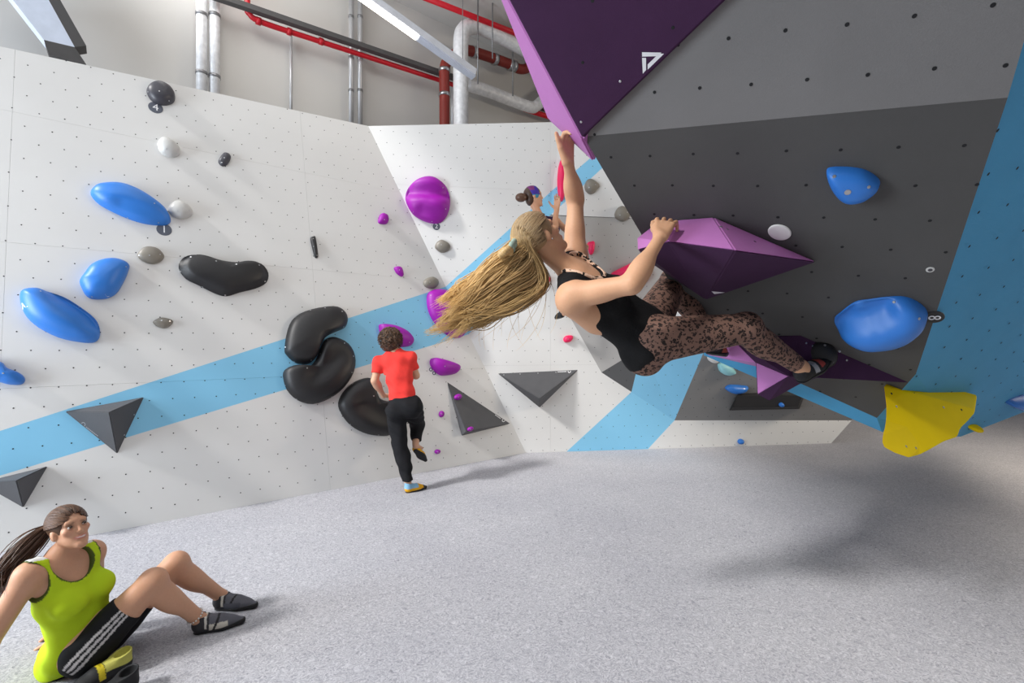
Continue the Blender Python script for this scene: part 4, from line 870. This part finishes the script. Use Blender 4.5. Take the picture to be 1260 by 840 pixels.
# shoes
def cl_up(q):
    c = np.tile(rl((30, 30, 33)), (len(q), 1)); m = (np.abs(q[:, 0]-.10) < .014) & (q[:, 2] > .03); c[m] = rl((150, 152, 156)); m = (q[:, 0] > .13) & (q[:, 0] < .17) & (q[:, 2] > .045); c[m] = rl((168, 70, 62)); return c
def cl_red(q):
    c = np.tile(rl((172, 84, 70)), (len(q), 1)); c[q[:, 0] < .09] = rl((34, 33, 35)); return c
tR = PX(1030, 440, 2.47)-PX(986, 468, 2.42); uR = A((-.5, -.35, .7)); uR = uR-nrm(tR)*(uR@nrm(tR)); uR = nrm(uR)
shoe(cl.root, anR-uR*.075-nrm(tR)*.035, tR, uR, cl_up, None, ln=.225)
tL = PX(893, 436, 2.72)-PX(870, 432, 2.56); uL = A((-.25, -.3, .9)); uL = uL-nrm(tL)*(uL@nrm(tL)); uL = nrm(uL)
shoe(cl.root, anL-uL*.07-nrm(tL)*.035, tL, uL, cl_red, None, ln=.225)
# hair: cap, loose mane thrown back, bun with a scrunchie
cb_, cg_, cd_ = rl((186, 160, 122)), rl((232, 190, 122)), rl((104, 74, 46))
hair_cap(cl, lambda P_: np.tile(rl((160, 132, 96)), (len(P_), 1)), 1.02)
cur = []; CL = 38; cq = np.linspace(0, 1, CL); cdp = rng.uniform(-.07, .06, CL); ctl = rng.rand(CL)**.9; ckk = rng.rand(CL); cjx, cjy = rng.normal(0, 8, CL), rng.normal(0, 6, CL); cph = rng.rand(CL, 3)*6.28
for i in range(2600):
    q = rng.rand(); dd = rng.uniform(-.07, .06)
    a_ = rng.uniform(-1.1, 1.4)*math.pi*.5; yy = rng.uniform(-.07, .055) if rng.rand() < .75 else rng.uniform(.03, .066)
    if abs(a_) > 1.4: yy = min(yy, rng.uniform(-.06, -.02))
    elif abs(a_) > 1.0: yy = min(yy, .052-.05*(abs(a_)-1.0))
    rr = math.sqrt(max(.02, 1-((yy+.02)/.106)**2)); root = cl.hl(.088*math.sin(a_)*rr, yy, .034+.098*math.cos(a_)*rr)
    q = np.clip(.4+.45*math.sin(a_)+rng.normal(0, .2), 0, 1); ci = min(CL-1, int(q*CL)); ci = int(np.clip(ci+rng.randint(-2, 3), 0, CL-1)); q = q*.35+cq[ci]*.65-.5; dd = dd*.5+cdp[ci]*.5
    back = cl.hl(.075*math.sin(a_)*rr*.9, -.105, .034+.06*math.cos(a_)*rr-.03*rng.rand())
    def hp_(cx, cy, w, j, d): return PX(cx+q*w*.5+rng.normal(0, j), cy+q*w*.85+rng.normal(0, j), d)
    g, m1, m2 = hp_(654, 324, 62, 3, 2.19+dd*.8), hp_(617, 351, 58, 4, 2.17+dd), hp_(578, 377, 42, 4, 2.16+dd)
    tl_ = np.clip(ctl[ci]+rng.normal(0, .12), 0, 1.1); tip = hp_(530+(1-tl_)*70+cjx[ci], 399-(1-tl_)*32+cjy[ci], 36, 1.6, 2.15+dd*1.3)
    q += .5
    pts = off_skull(cl, crom([root, back*.5+root*.5, back, g, m1, m2, tip], 6), (.089, .107, .099), m=rng.uniform(1.0, 1.06))
    t = np.linspace(0, 1, len(pts)); ph = cph[ci]+rng.rand(3)*.8; am = .012*np.clip(t*1.6-.6, 0, 1)
    pts = pts+np.stack([am*np.sin(13*t+ph[0]), am*np.sin(10*t+ph[1]), am*1.3*np.sin(14*t+ph[2])], 1)
    k = np.clip(.55*ckk[ci]+.45*rng.rand(), 0, 1); dk = np.clip(q*1.3-.4, 0, .75)*(.4+.6*rng.rand()); kr = rng.rand()**1.5; ca = cb_*(1-kr*.85)+cd_*kr*.85; cbb = cg_*(1-k*k*.7)+cd_*k*k*.7
    cur.append((pts, ca*(1-dk*.8), cbb*(1-dk*.5), rng.uniform(.55, 1.25)))
for i in range(16):
    s0 = PX(600+rng.uniform(0, 85), 355+rng.uniform(-5, 15), 2.15); e0 = PX(560+rng.uniform(0, 125), 405+rng.uniform(0, 30), 2.15)
    cur.append((bez([PX(670, 330, 2.18), s0, s0*.4+e0*.6+A((rng.uniform(-.06, .06), 0, 0)), e0], 22), cd_, cg_, .35))
tag(strands('hair_strands', cl.root, cur, .0023), kind='stuff')
f = Field(); bc = PX(622, 310, 2.10)
for i in range(7):
    a = i*.9; f.cone(bc+A((.02*math.cos(a), .02*math.sin(a), .014*math.sin(a*1.3))), bc+A((.022*math.cos(a+1.3), .02*math.sin(a+1.3), -.012*math.sin(a))), .016, .014, .006)
v, fa = grow(f, .004); np_mesh('hair_bun', v, fa, hair_a, cl.root, lambda P_: np.tile(rl((190, 156, 104)), (len(P_), 1))*(1+.12*np.sin(P_[:, :1]*420+P_[:, 2:]*390+6*np.sin(P_[:, 1:2]*90))), 1)
f = Field(); sc_ = PX(630, 304, 2.11)
for i in range(12):
    a0_, a1_ = 2*math.pi*i/12, 2*math.pi*(i+1)/12; ax1, ax2 = A((.25, .9, .2)), A((.35, -.1, .9))
    f.cone(sc_+.027*(math.cos(a0_)*ax1+math.sin(a0_)*ax2), sc_+.027*(math.cos(a1_)*ax1+math.sin(a1_)*ax2), .010+.003*(i % 2), .010+.003*((i+1) % 2), .004)
v, fa = grow(f, .004); tag(np_mesh('scrunchie', v, fa, mat('sage_scrunchie', (150, 168, 154), .9), cl.root, None, 1), 'sage green scrunchie')
f = Field(); f.ell(cl.hl(.083, -.005, -.043), (.004, .004, .004)); v, fa = grow(f, .0012); np_mesh('earring', v, fa, bolt_m, cl.root, None, 0)
# ================================================================== red-shirted climber at the slab wall
rd = Person('person in a red T-shirt and black trousers stepping onto the slab wall', tuple(A(G(503, 605))))
D0 = 5.02
hL, hR_ = PX(487, 506, D0+.06), PX(508, 501, D0+.06); pel = (hL+hR_)/2+A((0, 0, .03)); sL, sR = PX(467, 445, D0+.12), PX(505, 440, D0+.14)
nk = PX(486, 434, D0+.14); ch = pel+(nk-pel)*.6
rd.torso(pel, ch, nk, sR-sL, .98, False, (sR, sL)); rd.head(PX(481, 421, D0+.17), (-.05, .12, 1), (-.05, 1, -.15), .98, nk, .05)
eL, wL = PX(461, 468, D0+.08), PX(472, 487, D0+.27); eR, wR = PX(512, 462, D0+.25), PX(500, 455, D0+.45)
rd.arm(sL, eL, wL, (.047, .038, .035, .026)); rd.arm(sR, eR, wR, (.047, .038, .035, .026))
rd.hand(wL, (.3, 1, .1), (0, -.2, 1), (1, 0, 0), (.3, .3, .2)); rd.hand(wR, (-.1, 1, .2), (0, -.2, 1), (-1, 0, 0), (.3, .3, .2))
kL, aL = PX(493, 553, D0+.04), PX(502, 594, D0); kR, aR = PX(514, 522, D0+.34), PX(511.5, 544, D0+.16)
rd.leg(hL, kL, aL, r=(.085, .058, .05, .034), g='legL'); rd.leg(hR_, kR, aR, r=(.085, .058, .05, .034), g='legR')
rd.foot(aL, aL+A((.02, .12, -.06)), (0, 0, 1)); rd.foot(aR, aR+A((.05, .08, -.08)), (0, .3, 1))
rd.build(.009, (206, 160, 132))
um = nrm(nk-pel)
tee = rd.f.only('torso'); tee.cone(sL, sL+(eL-sL)*.7, .045, .04, .03); tee.cone(sR, sR+(eR-sR)*.7, .045, .04, .03)
rd.cloth('t_shirt', tee, .009, .016, shirt_mat('coral_red_cotton', (226, 62, 56)), [(pel+um*.03, -um, .6), (sL+(eL-sL)*.62, eL-sL, .13), (sR+(eR-sR)*.62, eR-sR, .13)], [(('c', nk-um*.0, nk+um*.3, .062, .1, 0, ''), .003)], wr=.006, label='coral red T-shirt')
n1, n2 = nrm(aL-kL), nrm(aR-kR)
rd.cloth('trousers', rd.f.only('torso', 'hip', 'tlegL', 'slegL', 'tlegR', 'slegR'), .009, .02, shirt_mat('black_trouser_cotton', (27, 27, 30)), [(pel+um*.09, um, .6), (aL-n1*.02, n1, .14), (aR-n2*.03, n2, .12)], wr=.007, label='black trousers')
def yb_(q):
    c = np.tile(rl((228, 168, 30)), (len(q), 1)); c[(q[:, 0] < .13) & (q[:, 2] > .045)] = rl((130, 176, 206)); c[q[:, 0] > .19] = rl((40, 40, 42)); return c
shoe(rd.root, aL+A((-.02, -.03, 0))*1-A((0, 0, aL[2])), (.75, .6, 0), (0, 0, 1), yb_, None, ln=.25, h=.006)
shoe(rd.root, aR+A((-.01, -.02, -.075)), (.45, .55, -.7), (-.2, .75, .6), yb_, None, ln=.24, h=.006)
hair_cap(rd, lambda P_: np.tile(rl((62, 44, 34)), (len(P_), 1)), 1.16, low=True, h=.007)
cur = []
for i in range(420):
    d = nrm(rng.normal(size=3)+A((0, -.35, .35))); q = rd.hl(*(d*A((.102, .118, .11))+A((0, -.022, .026))))
    loc = (q-rd.hc)@rd.hR
    if loc[1] > .055 and loc[2] < .05: continue
    n = nrm(q-rd.hc); a = nrm(np.cross(n, rng.normal(size=3))); b = np.cross(n, a); t = np.linspace(0, 1, 12)[:, None]; r0 = rng.uniform(.008, .016)
    pts = q+n*(.034*t)+a*r0*np.sin(9*t+rng.rand()*6)+b*r0*np.cos(9*t+rng.rand()*6); k = rng.rand(); c0 = rl((50, 35, 27))*(1-k)+rl((112, 84, 64))*k; cur.append((pts, c0, c0*1.1, 1))
tag(strands('curls', rd.root, cur, .005), kind='stuff')
# ================================================================== climber with a headband far behind
bk_p = Person('person with a purple and teal headband climbing the far wall', tuple(PX(700, 390, 6.4)))
nk = PX(665, 268, 6.12); pel = PX(690, 311, 6.2); ch = pel+(nk-pel)*.62; sA, sB = PX(673, 277, 6.0), PX(684, 272, 6.3)
bk_p.torso(pel, ch, nk, sA-sB, .92, True, (sA, sB)); bk_p.head(PX(657, 242, 6.1), (-.1, .05, 1), (.9, .12, .38), 1.06, nk, .045)
eA, wA = PX(681, 286, 6.05), PX(685, 258, 6.15); bk_p.arm(sA, eA, wA, (.05, .043, .042, .032)); bk_p.hand(wA, (.1, .1, 1), (.4, .9, 0), (-1, .3, 0), (.25, .3, .2), 1.15)
eB, wB = PX(703, 288, 6.3), PX(714, 297, 6.42); bk_p.arm(sB, eB, wB, (.045, .038, .035, .026)); bk_p.hand(wB, (.8, .35, -.25), (0, -.5, 1), (0, -1, .2), (.3, .7, .5))
h1, h2 = PX(691, 318, 6.12), PX(696, 316, 6.28); k1_, k2_ = PX(724, 340, 6.3), PX(712, 350, 6.5); a1_, a2_ = PX(738, 374, 6.42), PX(693, 383, 6.5)
bk_p.leg(h1, k1_, a1_, g='legR'); bk_p.leg(h2, k2_, a2_, g='legL'); bk_p.foot(a1_, a1_+A((.05, .1, -.05)), (0, 0, 1)); bk_p.foot(a2_, a2_+A((-.03, .12, -.05)), (0, 0, 1))
bk_p.build(.009, (204, 152, 120))
um = nrm(nk-pel)
bk_p.cloth('vest', bk_p.f.only('torso'), .010, .008, shirt_mat('dark_vest', (60, 40, 70)), [(pel, -um, .5)], [(('c', nk-um*.02, nk+um*.3, .07, .1, 0, ''), .003), (('e', sA-um*.02, A((.07,)*3), np.eye(3), None, 0, ''), .003), (('e', sB-um*.02, A((.07,)*3), np.eye(3), None, 0, ''), .003)])
bk_p.cloth('leggings', bk_p.f.only('torso', 'hip', 'tlegR', 'slegR', 'tlegL', 'slegL'), .010, .006, shirt_mat('dark_leggings', (36, 36, 42)), [(pel+um*.08, um, .5)])
for a_k, dr in ((a1_, (.4, .9, 0)), (a2_, (-.35, .9, -.1))): shoe(bk_p.root, a_k+A((0, -.02, -.075)), dr, (0, 0, 1), (34, 34, 36), None, h=.007)
hair_cap(bk_p, lambda P_: np.tile(rl((70, 48, 36)), (len(P_), 1)), 1.0, low=True, h=.006)
def hb_col(P_):
    q = (P_-bk_p.hc)@bk_p.hR; c = np.tile(rl((66, 48, 150)), (len(P_), 1)); c[q[:, 2] < .0] = rl((60, 140, 168)); c[(q[:, 2] > .055) & (q[:, 1] < .0)] = rl((120, 50, 110)); return c
f = Field(); f.ell(bk_p.hl(0, -.018, .03), A((.091, .110, .102))*1.06, bk_p.hR)
nb = bk_p.hR@nrm((0, .75, .66)); pb_ = bk_p.hl(0, .03, .05)
v, fa = grow(f, .006, 0, [(bk_p.hl(0, .052, .05), bk_p.hR@nrm((0, .95, .3)), .3), (bk_p.hl(0, -.045, .03), -(bk_p.hR@nrm((0, .9, .42))), .3)]); tag(np_mesh('headband', v, fa, fabric_a, bk_p.root, hb_col, 1), 'purple and teal headband')
f = Field(); b_ = PX(641, 243, 6.02); f.ell(b_, (.07, .06, .055), None, .02); f.cone(b_, bk_p.hl(0, -.1, .01), .03, .035, .03); v, fa = grow(f, .008); np_mesh('hair_bun', v, fa, hair_a, bk_p.root, rl((92, 64, 48)), 1)
# ================================================================== seated woman
st = Person('woman in a lime tank top sitting on the carpet with bent knees', (-2.04, 2.36, 0))
pel = A((-2.05, 2.34, .11)); nk = A((-2.10, 2.27, .545)); ch = pel+(nk-pel)*.62; sR, sL = PX(36, 707, 2.14), PX(113, 679, 2.40)
hR_, hL = A((-1.99, 2.27, .10)), A((-2.02, 2.44, .10)); kR, kL = PX(187, 716, 2.42), PX(216, 694, 2.66)
aR, aL = PX(247, 763, 2.60), PX(272, 733, 2.83)
st.torso(pel, ch, nk, sR-sL, .95, True, (sR, sL)); st.head(PX(86, 650, 2.28), (-.30, .04, .95), (.80, -.36, .42), .84, nk, .045, smile=.5)
eR, wR = A((-2.215, 2.05, .27)), A((-2.36, 1.98, .055)); eL, wL = A((-2.16, 2.52, .29)), A((-2.30, 2.52, .06))
st.arm(sR, eR, wR, (.05, .041, .037, .026)); st.arm(sL, eL, wL, (.048, .04, .036, .026))
st.hand(wR, (-.9, -.2, -.25), (-.25, 0, 1), (0, 1, 0), (.25, .2, .1)); st.hand(wL, (-.9, .2, -.25), (-.25, 0, 1), (0, -1, 0), (.25, .2, .1))
st.leg(hR_, kR, aR, r=(.092, .058, .052, .034), g='legR'); st.leg(hL, kL, aL, r=(.092, .058, .052, .034), g='legL')
tR, tL = A(G(303, 768))-A(G(243, 781)), A(G(312, 750))-A(G(263, 751)); tR[2] = tL[2] = 0
st.foot(aR, aR+nrm(tR)*.12-A((0, 0, .03)), (0, 0, 1)); st.foot(aL, aL+nrm(tL)*.12-A((0, 0, .03)), (0, 0, 1))
st.build(.0055, (206, 156, 126)); st.eyes((74, 58, 44))
um = nrm(nk-pel); fw, rt, u2 = st.tR2[:, 1], st.tR2[:, 0], st.tR2[:, 2]
scoop = ('e', nk+fw*.08-u2*.005, A((.082, .09, .10)), st.tR2, None, 0, ''); neck_h = ('c', nk-u2*.02, nk+u2*.2, .064, .09, 0, '')
aRs = ('e', sR+rt*.03-u2*.03, A((.07, .1, .10)), st.tR2, None, 0, ''); aLs = ('e', sL-rt*.03-u2*.03, A((.07, .1, .10)), st.tR2, None, 0, '')
lime, wht_, olive = rl((186, 214, 36)), rl((226, 228, 226)), rl((78, 92, 40))
def lime_col(P_):
    c = np.tile(lime, (len(P_), 1)); z = (P_-nk)@u2; y = (P_-nk)@fw
    c[(z > -.045) & (y < .035)] = wht_
    for e_ in (scoop, aRs, aLs):
        q = ((P_-e_[1])@e_[3])/e_[2]; k0 = np.linalg.norm(q, axis=1); c[k0 < 1.06] = olive
    return c
st.cloth('tank_top', st.f.only('torso', 'hip'), .0055, .013, attr_mat('lime_jersey', .8, .2, nscale=30, nvar=.05, bump=.1), [(pel-um*.075, -um, .5)], [(scoop, .003), (neck_h, .003), (aRs, .003), (aLs, .003)], lime_col, wr=.004, label='lime green tank top with white shoulders')
c1_, c2_ = hR_+(kR-hR_)*.62, hL+(kL-hL)*.62
ax_ = nrm(kR-hR_); out_ = nrm(np.cross(ax_, A((0, 0, 1)))); out_ = out_ if out_[1] < 0 else -out_
side = nrm(out_*.9+np.cross(ax_, out_)*.2)
def short_col(P_):
    c = np.tile(rl((24, 24, 27)), (len(P_), 1)); q = P_-hR_; t = q@ax_; r_v = q-np.outer(t, ax_); up_ = nrm(np.cross(ax_, out_)); up_ = up_ if up_[2] > 0 else -up_
    a = np.degrees(np.arctan2(r_v@up_, r_v@out_)); m = (np.linalg.norm(r_v, axis=1) < .17) & (r_v@out_ > 0)
    for c0 in (-2, 12, 26): c[m & (np.abs(a-c0) < 3.6) & (t > -.06)] = rl((196, 192, 192))
    return c
st.cloth('shorts', st.f.only('hip', 'tlegR', 'tlegL'), .0055, .006, attr_mat('black_jersey', .8, .25, nscale=40, nvar=.08, bump=.1), [(c1_, kR-hR_, .24), (c2_, kL-hL, .24)], color=short_col, wr=.002, label='black shorts with three white side stripes')
def gw(q):
    c = np.tile(rl((92, 92, 100)), (len(q), 1)); c[(q[:, 0] > .07) & (q[:, 0] < .16) & (q[:, 2] < .05)] = rl((206, 200, 188)); c[(q[:, 0] < .075)] = rl((52, 50, 54))
    c[(np.abs(q[:, 0]-.10-.4*(q[:, 2]-.03)) < .006)] = rl((30, 30, 32)); c[(np.abs(q[:, 0]-.06) < .005) & (q[:, 2] > .03)] = rl((210, 206, 196)); return c
def gd(q):
    c = gw(q); c[(q[:, 0] > .07) & (q[:, 0] < .16) & (q[:, 2] < .05)] = rl((80, 80, 88)); return c
shoe(st.root, A((aR[0], aR[1], 0))-nrm(tR)*.035, tR, (0, 0, 1), gw, None, ln=.25); shoe(st.root, A((aL[0], aL[1], 0))-nrm(tL)*.035, tL, (0, 0, 1), gd, None, ln=.25)
nS = nrm(aR-kR); f = Field(); pc = aR-nS*.045; e1 = nrm(np.cross(nS, A((0, 0, 1)))); e2 = np.cross(nS, e1)
for i in range(18):
    a = 2*math.pi*i/18; f.ell(pc+(e1*math.cos(a)+e2*math.sin(a))*.041, (.0045,)*3, None, .002)
v, fa = grow(f, .002); tag(np_mesh('anklet', v, fa, h_wht, st.root, None, 0), 'white bead anklet')
brown, brd = rl((104, 74, 54)), rl((62, 44, 34))
hair_cap(st, lambda P_: np.tile(rl((88, 63, 46)), (len(P_), 1)), .985, face=(.071, .085, .118), fy=.098)
cur = []; tie = st.hl(0, -.118, .03)
for i in range(700):
    th = rng.uniform(-1.0, 1.0)*math.pi*.5; yy = rng.uniform(-.06, .05) if rng.rand() < .6 else rng.uniform(.04, .078); rr = math.sqrt(max(.02, 1-((yy+.02)/.106)**2))
    root = st.hl(.087*math.sin(th)*rr, yy, .034+.097*math.cos(th)*rr); lo2 = st.hl(.05*math.sin(th)*rr, -.09, .034+.055*math.cos(th)*rr)
    k = rng.rand(); c0 = brown*(1-k)+brd*k*1.1
    cur.append((off_skull(st, crom([root, root*.5+lo2*.5, lo2, tie+rng.normal(0, .006, 3)], 7), (.087, .105, .097), m=rng.uniform(1.0, 1.03)), c0*1.15, c0, .8))
for i in range(420):
    k = rng.rand(); c0 = brown*(1-k)+brd*k; j = rng.normal(0, .011, 3)
    t1, t2 = PX(34, 672, 2.22), PX(12, 694, 2.16); e_ = PX(-8+rng.normal(0, 7), 722+rng.normal(0, 12), 2.12+rng.normal(0, .02))
    cur.append((bez([tie+rng.normal(0, .005, 3), tie+A((-.04, -.01, .012))+j, t1+j*2.2, t2+j*2.4, e_], 16), c0, c0*1.1, 1))
tag(strands('hair_strands', st.root, cur, .0036), kind='stuff')
# ================================================================== spare shoes on the carpet
def ysh(q):
    c = np.tile(rl((34, 34, 36)), (len(q), 1)); c[(q[:, 2] > .052) & (q[:, 0] < .1)] = rl((196, 192, 96)); c[(np.abs(q[:, 0]-.115) < .012) & (q[:, 2] > .03)] = rl((206, 186, 40)); return c
for (hp_, tp_, lab) in (((160, 822), (104, 848), 'yellow and black climbing shoe lying beside the seated woman'), ((168, 846), (114, 874), 'black climbing shoe next to the yellow-trimmed one')):
    a_g, b_g = A(G(*hp_)), A(G(*tp_)); o = shoe(None, a_g, b_g-a_g, (0, 0, 1), ysh if 'yellow and' in lab else (30, 30, 32), None, ln=.25); tag(o, lab, 'shoe', 'spare climbing shoes')
